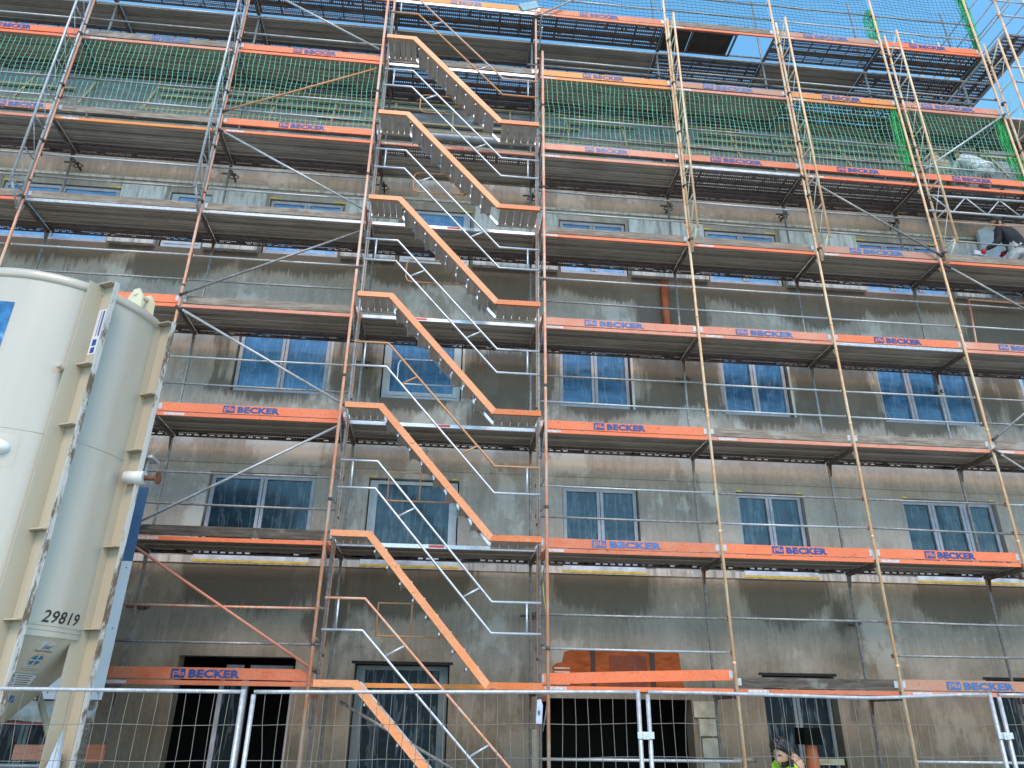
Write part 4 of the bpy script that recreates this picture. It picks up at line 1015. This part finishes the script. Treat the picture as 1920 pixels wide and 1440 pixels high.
# ------------------------------------------------------------------ sign board and sheeting behind the silo
r = thing('site_sign', 'large white site sign board with blue top behind the silo', 'sign board', (-6.9, -.62, 1.7))
m = MB(); m.box(-8.3, -5.775, -.64, -.615, 1.72, 3.49); m.build('white_panel', simple('sign_white', (.80,.79,.80), .45, 0, .04, 2), r)
m = MB(); m.box(-8.3, -5.775, -.64, -.615, 3.493, 4.55); m.build('blue_panel', simple('sign_blue', (.07,.14,.25), .45, 0, .06, 2), r)
m = MB()
for z in (1.80, 2.6, 3.4, 4.1):
    for x in (-5.83, -6.45, -7.1): m.tube((x,-.645,z),(x,-.640,z),.009,8)
m.build('screw', INK, r)
m = MB(); m.box(-8.3,-8.2,-.61,-.55,GZ,4.5); m.box(-5.95,-5.86,-.61,-.55,GZ,4.5); m.build('support_post', M_['wood'], r)
m = MB(); nx = 40
for i in range(nx+1):
    for jx in range(7):
        x = -8.2 + (8.2-5.82)*i/nx; z = 1.70 - .24*jx/6
        q = noise.noise(Vector((x*5+z*4, z*8, 0)))
        m.v.append((x, -.60 + .035*q + .03*math.sin(jx*1.2), z + .012*math.sin(x*9)*(jx/6)))
for i in range(nx):
    for jx in range(6): a = i*7+jx; m.f.append([a,a+7,a+8,a+1]); m.m.append(0); m.s.append(True)
N = NT('plastic_sheet'); f = N.noise(N.wcoord((3,3,1)), 4, 6); N.col(N.ramp(f, [(.3,(.36,.36,.34)),(.7,(.60,.60,.58))])); N.set(.3,0,.5); N.bump(f,.5,.02)
tag(m.build('plastic_sheet', N.m, None, (-7,-.6,1.5)), 'crumpled translucent plastic sheet hanging below the white sign', 'plastic sheet')
m = MB(); m.box(-8.2,-5.85,-.57,-.53,1.42,1.45); tag(m.build('red_batten', simple('red_wood', (.26,.04,.03), .7), None, (-7,-.55,1.42)), 'thin dark red batten under the plastic sheet', 'batten')
m = MB(); m.box(-6.74,-6.22,-.52,-.49,1.02,1.19); tag(m.build('toe_board', M_['salmon'], None, (-6.5,-.5,1.02)), 'short salmon board seen low behind the silo, left of the leg', 'board')
m = MB(); m.box(-5.98,-5.72,-.30,-.27,.98,1.19); tag(m.build('toe_board', M_['orange_dull'], None, (-5.8,-.3,.98)), 'short orange board end right of the silo leg near the ground', 'board')
m = MB(); m.tube((-6.9,-.45,.95),(-5.9,-.45,.95),.024,8); tag(m.build('guard_rail', M_['galv'], None, (-6.9,-.45,.95)), 'short grey tube below the salmon board behind the silo', 'tube')
# mixing pump peeking in at the lower left
r = thing('mixing_pump', 'grey and orange plaster mixing pump with ribbed coupling at the lower left edge', 'mixing pump', (-6.6, -3.6, GZ))
m = MB(); m.tube((-6.35,-3.75,1.28),(-6.10,-3.72,1.08),.11,20); m.tube((-6.62,-3.75,1.35),(-6.35,-3.75,1.28),.13,20); m.build('motor', simple('motor_grey', (.16,.17,.19), .45, .4, .2, 6), r)
m = MB()
for q in range(5):
    a = Vector((-6.13+.022*q,-3.72,1.10-.017*q)); m.tube(a, a+Vector((.011,0,-.008)), .085-.006*q, 20)
m.build('coupling', M_['alu'], r)
m = MB(); m.box(-6.9,-6.4,-3.9,-3.5,1.36,1.50); m.build('cover', M_['orange'], r)
m = MB(); m.box(-7.0,-6.3,-3.95,-3.4,GZ+.25,.9); m.tube((-6.9,-3.95,GZ+.15),(-6.9,-3.4,GZ+.15),.15,18); m.tube((-6.4,-3.95,GZ+.15),(-6.4,-3.4,GZ+.15),.15,18); m.box(-6.7,-6.5,-3.8,-3.6,.9,1.3); m.build('chassis', M_['galv_dk'], r)
m = MB(); m.path([(-6.0,-3.72,1.03),(-5.8,-3.6,.7),(-5.5,-3.5,.1),(-5.0,-3.4,-.12),(-4.3,-2.4,-.15)], .03, 10); m.build('hose', INK, r)
m = MB(); m.prism([(-5.16,.4),(-5.0,.4),(-4.98,1.05),(-5.06,1.42),(-5.12,1.0)], -3.22, -3.18)
m.v = [(x+.02*math.sin(z*9), y+.05*math.sin(z*5), z) for x, y, z in m.v]
tag(m.build('plastic_sack', simple('sack_white', (.48,.55,.62), .35, 0, .2, 5), None, (-5.07,-3.2,.4)), 'pale plastic sack hanging at the right leg of the silo', 'sack')

# ------------------------------------------------------------------ mesh fence
FP = [(-6.60, -4.42), (-3.10, -4.342), (.398, -4.265), (3.897, -4.187), (7.4, -4.11)]
GAL = M_['galv']
FZ = [1.745, 1.752, 1.80, 1.825, 1.84]
WIRE = simple('fence_wire', (.20,.18,.15), .6, .1, .2, 6)
for i in range(4):
    a = Vector((*FP[i], 0)); b = Vector((*FP[i+1], 0)); d = (b-a).normalized(); a = a + d*.045; b = b - d*.045
    za, zb_ = FZ[i], FZ[i+1]
    r = thing('mesh_fence', f"wire mesh fence panel {['in front of the silo','across the stairs','right of the stairs, its top rail bent near the right end','at the right edge of the picture'][i]}", 'fence panel', tuple(a+Vector((0,0,GZ))), 'wire mesh site fence panels')
    m = MB()
    bot = GZ + .06
    m.path([(a.x,a.y,bot),(a.x,a.y,za-.02)], .0205, 12); m.build('side_post', GAL, r); m = MB()
    m.path([(b.x,b.y,bot),(b.x,b.y,zb_+.02)], .0205, 12); m.build('side_post', GAL, r)
    def topz(f):
        z = za + (zb_-za)*f
        if i == 2: z += -.045*math.sin(min(1, f/.86)*math.pi*.5)**2 * (1 if f < .62 else max(0, 1-(f-.62)/.3)) + 0
        return z
    m = MB(); m.path([tuple(a+(b-a)*f + Vector((0,0,topz(f)))) for f in [q/14 for q in range(15)]], .0165, 10); m.build('top_rail', GAL, r)
    m = MB(); m.path([tuple(a+Vector((0,0,bot+.03))), tuple(b+Vector((0,0,bot+.03)))], .0165, 10); m.build('bottom_rail', GAL, r)
    m = MB(); n = 29
    for q in range(1, n):
        f = q/n; c = a + (b-a)*f; bend = Vector((0, 0, 0)); pts = []
        kk = random.random()
        for t in range(9):
            z = bot + (topz(f)-bot)*t/8; dx = .012*math.sin(t*1.3+q) * (2.2 if kk > .9 else .5)
            pts.append((c.x+dx, c.y+.01, z))
        m.path(pts, .0026, 4, cap=False)
    for q in range(8):
        z = za - .27*(q+.98) ; 
        if z < bot: continue
        m.path([tuple(a+(b-a)*(t/12) + Vector((0, -.004, z + (zb_-za)*t/12 + .006*math.sin(t*1.7+q)))) for t in range(13)], .0026, 4, cap=False)
    m.build('wire_mesh', WIRE, r)
    m = MB(); m.box(a.x-.045-.1, a.x-.045+.12, a.y-.3, a.y+.3, GZ, GZ+.12); m.build('foot_block', simple('concrete_foot', (.25,.24,.22), .9), r)
for i in (1, 2, 3):
    p = FP[i]; z = FZ[i]-.36
    m = MB(); m.box(p[0]-.075, p[0]+.075, p[1]-.03, p[1]-.022, z-.025, z+.03); m.tube((p[0],p[1]-.05,z),(p[0],p[1]+.03,z),.012,8); m.box(p[0]-.03, p[0]+.03, p[1]-.045, p[1]-.03, z-.03, z+.025)
    if i == 1: continue
    tag(m.build('fence_clamp', M_['alu'], None, (p[0],p[1],z)), f"small steel clamp joining two fence posts, {['','','right of the stairs','near the right picture edge'][i]}", 'fence clamp', 'clamps between fence panels')
# black capped orange pipe by the ground floor window
r = thing('capped_pipe', 'orange plastic pipe with black box on top before the ground floor window', 'pipe', (4.42, .92, GZ))
m = MB(); m.lathe((4.44,.92), [(.12,GZ),(.11,.5),(.09,1.24)], 24); m.build('pipe', simple('brown_orange_plastic', (.33,.085,.03), .6, 0, .2, 6), r)
m = MB(); m.prism([(4.27,1.23),(4.60,1.23),(4.58,1.29),(4.55,1.47),(4.29,1.47)], .76, 1.08); m.build('cap', simple('black_plastic', (.008,.008,.008), .95, 0, .2, 6, .05), r)
m = MB(); m.tube((3.4,.6,1.02),(2.6,.6,1.02),.03,8); tag(m.build('guard_rail', M_['wood_dk'], None, (3,.6,1)), 'dark horizontal bar by the open ground floor bay', 'bar')
m = MB(); m.box(4.0,5.1,WY-.06,WY-.01,.93,1.02); tag(m.build('timber_sill', M_['batten'], None, (4.5,WY,.95)), 'yellowish timber board under the ground floor window', 'board')
for (xa, xb) in ((.05, 2.95), (5.6, 8.1)):
    m = MB(); m.tube((xa,.04,1.04),(xb,.04,1.03),.02,8)
    tag(m.build('guard_rail', M_['galv'], None, (xa,.04,1.03)), f"low grey tube rail near the ground, {'before the dark opening' if xa < 1 else 'behind the man in the vest'}", 'guard rail', 'guard rails along the decks')

# ------------------------------------------------------------------ people
def skin_body(segs, name='tmp', sub=2):
    """segs: joints dict name->(pos, radius); edges list; returns mesh"""
    J, E = segs; names = list(J); me = bpy.data.meshes.new(name)
    me.from_pydata([J[n][0] for n in names], [(names.index(a), names.index(b)) for a, b in E], [])
    o = bpy.data.objects.new(name, me); S.collection.objects.link(o)
    md = o.modifiers.new('s', 'SKIN'); sv = me.skin_vertices[0].data
    for i, n in enumerate(names):
        rr = J[n][1]; sv[i].radius = rr if isinstance(rr, tuple) else (rr, rr); sv[i].use_root = (i == 0)
    md2 = o.modifiers.new('u', 'SUBSURF'); md2.levels = sub; md2.render_levels = sub
    out = bpy.data.meshes.new_from_object(o.evaluated_get(bpy.context.evaluated_depsgraph_get()))
    bpy.data.objects.remove(o); return out
def head_verts(c, fwd, up, s=1.0):
    """a face with brow, nose, lips, chin, ears; returns MB-like lists with material 0 skin, 1 beard, 2 dark (eyes)"""
    f = Vector(fwd).normalized(); l = Vector(up).cross(f).normalized(); u = f.cross(l); nu, nv = 40, 28; vs = []; fs = []; ms = []
    def g(d, t, w): return math.exp(-((d - Vector(t).normalized()).length/w)**2)
    for j in range(nv+1):
        ph = math.pi*j/nv
        for i in range(nu):
            th = 2*math.pi*i/nu; d = Vector((math.sin(ph)*math.cos(th), math.sin(ph)*math.sin(th), math.cos(ph)))
            rx, ry, rz = .098, .078, .125
            p = Vector((d.x*rx, d.y*ry, d.z*rz))
            if d.z < 0: p.y *= 1 - .28*(-d.z)**1.5; p.x *= 1 - (.30*(-d.z) if d.x < 0 else .06*(-d.z))
            p += Vector((1,0,-.25))*.026*g(d, (1,0,-.22), .16) + Vector((1,0,0))*.016*g(d, (1,0,-.05), .11)
            p += Vector((1,0,0))*.008*g(d, (1,0,.20), .38)
            for sy in (-1, 1): p -= Vector((1,0,0))*.013*g(d, (.9,.32*sy,.02), .16); p += Vector((.6,.5*sy,0))*.006*g(d, (.8,.5*sy,-.2), .2)
            p += Vector((1,0,0))*.009*g(d, (.9,0,-.52), .12) + Vector((1,0,-.3))*.012*g(d, (.75,0,-.85), .22) - Vector((1,0,0))*.006*g(d, (.95,0,-.42), .07)
            vs.append(Vector(c) + (f*p.x + l*p.y + u*p.z)*s)
    def dirof(j, i): ph = math.pi*(j+.5)/nv; th = 2*math.pi*(i+.5)/nu; return Vector((math.sin(ph)*math.cos(th), math.sin(ph)*math.sin(th), math.cos(ph)))
    for j in range(nv):
        for i in range(nu):
            d = dirof(j, i); m = 0
            if d.z < -.36 and d.x > -.1 and not (d.z > -.50 and abs(d.y) < .10 and d.x > .7): m = 1
            if d.z < -.1 and -.05 < d.x < .22: m = 1
            for sy in (-1, 1):
                if abs(d.y-.33*sy) < .14 and .10 < d.z < .19 and d.x > .5: m = 2
                if abs(d.y-.32*sy) < .09 and -.03 < d.z < .05 and d.x > .5: m = 2
            fs.append([j*nu+i, (j+1)*nu+i, (j+1)*nu+(i+1)%nu, j*nu+(i+1)%nu]); ms.append(m)
    return vs, fs, ms, (f, l, u)
def hair_mb(c, fr, s, line=.25, wild=.012, thick=.016, seed=0, cap=False):
    f, l, u = fr; m = MB(); nu, nv = 44, 20; grid = {}
    for j in range(nv+1):
        for i in range(nu):
            th = 2*math.pi*i/nu
            front = max(0, math.cos(th)); lim = 1.0 + .95*(1-front**.8) ; ph = .01 + (lim)*j/nv
            d = Vector((math.sin(ph)*math.cos(th), math.sin(ph)*math.sin(th), math.cos(ph)))
            q = noise.noise(Vector((d.x*5+seed, d.y*5, d.z*7)))*wild + noise.noise(Vector((d.x*16+seed, d.y*16, d.z*9)))*wild*.7
            t = (thick + q) * (1 if j < nv else .15) * (1 + (.9 if d.z > .5 and d.x > 0 and not cap else 0)*(d.x+.2))
            p = Vector((d.x*(.098+t), d.y*(.078+t), d.z*(.125+t)))
            m.v.append(tuple(Vector(c) + (f*p.x + l*p.y + u*p.z)*s))
    for j in range(nv):
        for i in range(nu): m.f.append([j*nu+i, j*nu+(i+1)%nu, (j+1)*nu+(i+1)%nu, (j+1)*nu+i]); m.m.append(0); m.s.append(True)
    return m
def hand_mb(m, wrist, fdir, pn, thumb_side, s=1.0, curl=.5, mi=0):
    """palm and five fingers; fdir = finger direction, pn = palm normal (fingers curl towards it)"""
    f = Vector(fdir).normalized(); n = Vector(pn); n = (n - f*n.dot(f)).normalized(); side = f.cross(n)*thumb_side
    w_ = Vector(wrist); kn = w_ + f*.088*s
    for q in range(4):
        off = (q-1.5)*.0195*s
        m.path([w_ - side*off*.55 - f*.015*s, w_ + f*.05*s - side*off*.9, kn - side*off], [.014*s, .0155*s, .0125*s], 8, mi)
    L = [.072,.080,.074,.060]
    for q in range(4):
        off = -(q-1.5)*.0195*s; p = kn + side*(-(-off)) if False else kn - side*((q-1.5)*.0195*s)*1
        ln = L[q]*s; a = curl*(.7+.15*q); d0 = f*math.cos(a*.6)+n*math.sin(a*.6); d1 = f*math.cos(a*1.5)+n*math.sin(a*1.5); d2 = f*math.cos(a*2.3)+n*math.sin(a*2.3)
        p1 = p + d0*ln*.45; p2 = p1 + d1*ln*.32; p3 = p2 + d2*ln*.25
        m.path([p, p1, p2, p3], [.0098*s, .0092*s, .0084*s, .0062*s], 8, mi)
    t0 = w_ + f*.02*s + side*.026*s; t1 = t0 + (f*.6+side*.8).normalized()*.034*s + n*.008*s; t2 = t1 + (f*.9+side*.25+n*.3).normalized()*.030*s; t3 = t2 + (f*.9+n*.5).normalized()*.022*s
    m.path([t0, t1, t2, t3], [.0135*s, .0115*s, .0100*s, .0070*s], 8, mi)
def merge_body(name, parent, body, fmat, extra, mats):
    """one mesh: skinned body + extra MB pieces"""
    m = MB()
    vs = [v.co.copy() for v in body.vertices]
    m.v = [tuple(v) for v in vs]
    for p in body.polygons:
        m.f.append(list(p.vertices)); c = sum((vs[i] for i in p.vertices), Vector())/len(p.vertices); m.m.append(fmat(c)); m.s.append(True)
    for e in extra:
        n = len(m.v); m.v += e.v; m.f += [[i+n for i in f] for f in e.f]; m.m += e.m; m.s += e.s
    me = bpy.data.meshes.new(name); wl = Vector(parent['_w']); me.from_pydata([tuple(Vector(v)-wl) for v in m.v], [], m.f)
    for x in mats: me.materials.append(x)
    me.polygons.foreach_set('material_index', m.m); me.polygons.foreach_set('use_smooth', m.s); me.update()
    o = bpy.data.objects.new(name, me); S.collection.objects.link(o); o.parent = parent; o['_w'] = tuple(wl); return o
SKIN = simple('skin', (.52,.29,.19), .5, 0, .12, 12); BEARD = simple('beard', (.035,.022,.016), .8, 0, .4, 40); DARKEYE = simple('eye_dark', (.03,.018,.014), .4)
HAIR = simple('black_hair', (.014,.011,.010), .45, 0, .5, 60); HIVIS = simple('hi_vis_yellow', (.50,.74,.02), .6, 0, .12, 8); REFL = simple('reflective_strip', (.42,.45,.46), .35, .3, .1, 20)
DARKCL = simple('dark_clothes', (.018,.02,.028), .85, 0, .35, 9); WHITECL = simple('white_clothes', (.62,.64,.68), .8, 0, .10, 9); TANCL = simple('tan_jacket', (.36,.30,.22), .85, 0, .25, 9)
GREYTR = simple('grey_green_trousers', (.22,.25,.22), .85, 0, .3, 9); PALETR = simple('pale_dusty_trousers', (.45,.45,.46), .85, 0, .3, 12); REDG = simple('red_glove', (.40,.02,.02), .7)
def V(*a): return Vector(a)
# --- man with phone in front of the ground floor
def man_phone():
    B = V(2.02, -3.62, GZ)
    r = thing('person', 'man in yellow hi-vis jacket with dark hair and beard holding a phone to his ear', 'person', tuple(B))
    hc = B + V(-.085, -.03, 1.475)
    fw = V(-.80, -.52, -.30)
    J = {'hip': (tuple(B+V(0,.0,.86)), (.155,.12)), 'waist': (tuple(B+V(0,.0,1.02)), (.15,.115)), 'chest': (tuple(B+V(-.01,0,1.18)), (.175,.125)), 'neckb': (tuple(B+V(-.02,0,1.315)), (.095,.085)), 'neck': (tuple(B+V(-.04,0,1.37)), (.062,.062)), 'nt': (tuple(B+V(-.06,0,1.43)), .055),
         'shr': (tuple(B+V(-.165,-.05,1.265)), .072), 'elr': (tuple(B+V(-.24,-.10,.98)), .052), 'wrr': (tuple(B+V(-.20,-.28,.86)), .036),
         'shl': (tuple(B+V(.175,.03,1.265)), .072), 'ell': (tuple(B+V(.19,-.17,1.07)), .050), 'wrl': (tuple(B+V(.035,-.175,1.325)), .027),
         'hr': (tuple(B+V(-.09,0,.80)), .10), 'knr': (tuple(B+V(-.10,-.03,.46)), .066), 'anr': (tuple(B+V(-.10,0,.09)), .045), 'tor': (tuple(B+V(-.12,-.16,.04)), .04),
         'hl': (tuple(B+V(.09,0,.80)), .10), 'knl': (tuple(B+V(.10,-.02,.46)), .066), 'anl': (tuple(B+V(.11,.03,.09)), .045), 'tol': (tuple(B+V(.12,-.13,.04)), .04)}
    E = [('hip','waist'),('waist','chest'),('chest','neckb'),('neckb','neck'),('neck','nt'),('chest','shr'),('shr','elr'),('elr','wrr'),('chest','shl'),('shl','ell'),('ell','wrl'),
         ('hip','hr'),('hr','knr'),('knr','anr'),('anr','tor'),('hip','hl'),('hl','knl'),('knl','anl'),('anl','tol')]
    body = skin_body((J, E))
    def fm(c):
        q = c - B
        if q.z < .12: return 5
        if q.z < .84 and abs(q.x) < .19 and q.y > -.2: return 4
        if q.z > 1.375 and abs(q.x+.04) < .09: return 0
        if (q - V(.035,-.175,1.325)).length < .035 or (q - V(-.20,-.28,.86)).length < .05: return 0
        return 3
    vs, fs, ms, fr = head_verts(hc, fw, (0,0,1), 1.03)
    he = MB(); he.v = [tuple(v) for v in vs]; he.f = fs; he.m = ms; he.s = [True]*len(fs)
    f, l, u = fr
    for sg in (-1, 1):   # ears
        e = hc + l*.079*sg + f*(-.008) - u*.005; he.path([e-u*.03, e+f*(-.012)+l*.012*sg, e+u*.032-f*.006+l*.008*sg, e+u*.028+f*.012], [.006,.011,.010,.006], 8, 0)
    hm = MB(); hand_mb(hm, B+V(.028,-.172,1.345), V(-.42,.10,1), V(-.45,.75,.1), -1, 1.0, .55, 0)
    hm2 = MB(); hand_mb(hm2, B+V(-.20,-.29,.85), V(.1,-.5,-.8), V(0,.8,-.3), 1, 1.0, .6, 0)
    hem = MB()
    for zz1 in (.86, .81): hem.path([B + V(.185*math.cos(t*.5236), .145*math.sin(t*.5236), zz1) for t in range(12)], .035, 8, 3, closed=True)
    o = merge_body('body', r, body, fm, [he, hm, hm2, hem], [SKIN, BEARD, DARKEYE, HIVIS, DARKCL, INK])
    hair_mb(hc+u*.004, fr, 1.03, seed=3.1, wild=.02, thick=.02).build('hair', HAIR, r)
    # hood / collar and reflective bands
    m = MB(); cpt = B+V(-.035,.035,1.355)
    m.path([cpt+V(.105*math.cos(t), .095*math.sin(t)+.02, .045*math.sin(t)-.02) for t in [-.5+q*4.1/14 for q in range(15)]], [.012+.034*math.sin(math.pi*q/14) for q in range(15)], 10)
    m.build('hood', HIVIS, r)
    m = MB()
    for sg in (-1, 1):
        P = [B+V(.10*sg-.01, -.135, 1.05), B+V(.105*sg-.01, -.128, 1.2), B+V(.115*sg-.01,-.075,1.312), B+V(.12*sg,.0,1.345), B+V(.115*sg,.09,1.29)]
        for a, b in zip(P[:-1], P[1:]): m.beam(a, b, .045, .008, 0, V(0,1,.3))
    m.build('reflective_strip', REFL, r)
    m = MB(); pc = hc + l*.088 - u*.03 + f*.01; m.beam(pc-u*.07+f*.035, pc+u*.07-f*.01, .009, .068, 0, f)
    p = m.build('phone', INK, None, tuple(pc)); tag(p, 'black mobile phone held to the ear of the man in yellow', 'phone')
man_phone()
# --- workers on the scaffold
def worker(B, pose, label, jm, tm, headfw, hairm, shoe, S_=1.0, cap=None, glove=None):
    B = Vector(B); r = thing('person', label, 'person', tuple(B), None)
    J = {k: (tuple(B + Vector(p)*S_), tuple(x*S_ for x in rr) if isinstance(rr, tuple) else rr*S_) for k, (p, rr) in pose.items()}
    E = [('hip','waist'),('waist','chest'),('chest','neckb'),('neckb','nt'),('chest','shr'),('shr','elr'),('elr','wrr'),('chest','shl'),('shl','ell'),('ell','wrl'),('hip','hr'),('hr','knr'),('knr','anr'),('anr','tor'),('hip','hl'),('hl','knl'),('knl','anl'),('anl','tol')]
    hd = J.pop('head'); hc = Vector(hd[0]); body = skin_body((J, E))
    seg = {}
    for a, b in E: seg[(a, b)] = (Vector(J[a][0]), Vector(J[b][0]))
    def near(c):
        best = None
        for kx, (a, b) in seg.items():
            ab = b-a; t = max(0, min(1, (c-a).dot(ab)/max(1e-9, ab.length_squared))); d = (c-a-ab*t).length
            if best is None or d < best[0]: best = (d, kx, t)
        return best
    def fm(c):
        d, kx, t = near(c)
        if kx[1] in ('tor','tol'): return 5
        if kx[1] in ('hr','hl','knr','knl','anr','anl'): return 4
        if kx[1] == 'nt': return 0 if t > .5 else 3
        if kx[1] in ('wrr','wrl') and t > .93: return 0
        return 3
    vs, fs, ms, fr = head_verts(hc, headfw, (0,0,1), S_)
    he = MB(); he.v = [tuple(v) for v in vs]; he.f = fs; he.m = ms; he.s = [True]*len(fs)
    hm = MB()
    for w_, e_ in (('wrr','elr'),('wrl','ell')):
        d = Vector(J[w_][0]) - Vector(J[e_][0]); hand_mb(hm, Vector(J[w_][0])+d.normalized()*.01, d, (0,1,-.3), 1 if w_ == 'wrr' else -1, S_, .6, 6 if glove else 0)
    hp = Vector(J['hip'][0]); wp = Vector(J['waist'][0]); ax = (wp-hp).normalized(); a_ = Vector((1,0,0)); a_ = (a_-ax*a_.dot(ax)).normalized(); b_ = ax.cross(a_); hem = MB()
    for t0_, rr_ in ((.05, .80),):
        cc_ = hp + (wp-hp)*t0_
        hem.path([cc_ + a_*(J['hip'][1][0]*rr_*math.cos(t*.5236)) + b_*(J['hip'][1][1]*rr_*math.sin(t*.5236)) for t in range(12)], .02*S_, 8, 3, closed=True)
    merge_body('body', r, body, fm, [he, hm, hem], [SKIN, BEARD, DARKEYE, jm, tm, shoe, glove or SKIN])
    hair_mb(hc, fr, S_*1.01, seed=B.x, wild=.006 if cap else .012, thick=.02, cap=bool(cap)).build('knit_cap' if cap else 'hair', cap or hairm, r)
    return r
K = {  # kneeling / crouching, back to the camera, leaning to the wall (+y)
 'hip': ((0,.0,.42),(.17,.16)), 'waist': ((-.02,.10,.62),(.16,.14)), 'chest': ((-.05,.22,.84),(.19,.15)), 'neckb': ((-.08,.30,1.0),.085), 'nt': ((-.10,.36,1.09),.055), 'head': ((-.12,.42,1.18),0),
 'shr': ((-.22,.28,.86),.09), 'elr': ((-.32,.48,.62),.06), 'wrr': ((-.30,.70,.56),.035), 'shl': ((.12,.28,.88),.09), 'ell': ((.22,.48,.64),.06), 'wrl': ((.16,.70,.60),.035),
 'hr': ((-.11,.02,.38),.12), 'knr': ((-.17,.40,.16),.075), 'anr': ((-.13,.02,.08),.05), 'tor': ((-.13,-.12,.05),.045), 'hl': ((.11,.02,.38),.12), 'knl': ((.20,.38,.30),.075), 'anl': ((.17,.05,.09),.05), 'tol': ((.19,-.10,.05),.045)}
for n_ in ('hip','waist','chest','neckb','nt','head','shr','shl','elr','ell','wrr','wrl','hr','hl'):
    p_ = K[n_][0]; K[n_] = ((p_[0], p_[1], p_[2]+.16), K[n_][1] if n_ not in ('waist','chest','hip') else tuple(q_*1.3 for q_ in K[n_][1]))
worker((9.93,.20,11.95), K, 'crouching worker in white shirt and pale trousers seen from behind through the green net', WHITECL, PALETR, (.2,.9,-.3), HAIR, DARKCL, 1.12)
K2 = dict(K); K2['hip'] = ((0,0,.62),(.16,.14)); K2['waist'] = ((-.02,.06,.80),(.155,.13)); K2['chest'] = ((-.03,.10,1.0),(.19,.14)); K2['neckb'] = ((-.03,.13,1.16),.085); K2['nt'] = ((-.03,.15,1.25),.055); K2['head'] = ((-.04,.17,1.34),0)
for n in ('shr','shl'): p = K2[n][0]; K2[n] = ((p[0]+.03, .12, 1.07), .075)
K2['elr'] = ((-.32,.25,.88),.055); K2['wrr'] = ((-.30,.48,.92),.035); K2['ell'] = ((.30,.22,.84),.055); K2['wrl'] = ((.22,.45,.84),.035); K2['hr'] = ((-.10,.02,.56),.11); K2['hl'] = ((.10,.02,.56),.11); K2['knr'] = ((-.14,.25,.28),.075); K2['knl'] = ((.15,.25,.28),.075)
worker((9.22,.42,11.95), K2, 'second worker in tan jacket bending over beside the man in white behind the net', TANCL, GREYTR, (-.3,.9,-.3), HAIR, DARKCL, 1.05)
D_ = {'hip': ((.10,0,.62),(.20,.17)), 'waist': ((.07,.02,.80),(.21,.17)), 'chest': ((.01,.05,1.02),(.24,.18)), 'neckb': ((-.06,.07,1.19),.10), 'nt': ((-.10,.08,1.26),.06), 'head': ((-.14,.07,1.355),0),
 'shr': ((-.20,.02,1.10),.095), 'elr': ((-.27,.05,.80),.075), 'wrr': ((-.44,.20,.72),.045), 'shl': ((.19,.10,1.10),.09), 'ell': ((.30,.22,.95),.065), 'wrl': ((.20,.40,.86),.04),
 'hr': ((.01,0,.58),.12), 'knr': ((-.06,.16,.34),.08), 'anr': ((.05,.0,.09),.05), 'tor': ((-.04,.08,.05),.045), 'hl': ((.20,0,.58),.12), 'knl': ((.24,.20,.36),.08), 'anl': ((.28,.0,.09),.05), 'tol': ((.26,.12,.05),.045)}
dk = worker((10.17,.33,10.0), D_, 'worker in black padded jacket and dark knit cap at the right edge', DARKCL, PALETR, (-.75,.55,-.25), HAIR, DARKCL, 1.03, cap=simple('knit_cap', (.03,.028,.027), .9, 0, .4, 40), glove=REDG)
m = MB(); m.beam((9.50,.62,10.72),(9.76,.60,10.66),.012,.10); m.tube((9.64,.60,10.72),(9.72,.58,10.74),.012,8)
tag(m.build('plaster_trowel', M_['alu'], None, (9.7,.6,10.8)), 'steel plastering trowel in the gloved hand of the black jacketed worker', 'trowel')

for o in list(S.objects):
    if '_w' in o: del o['_w']
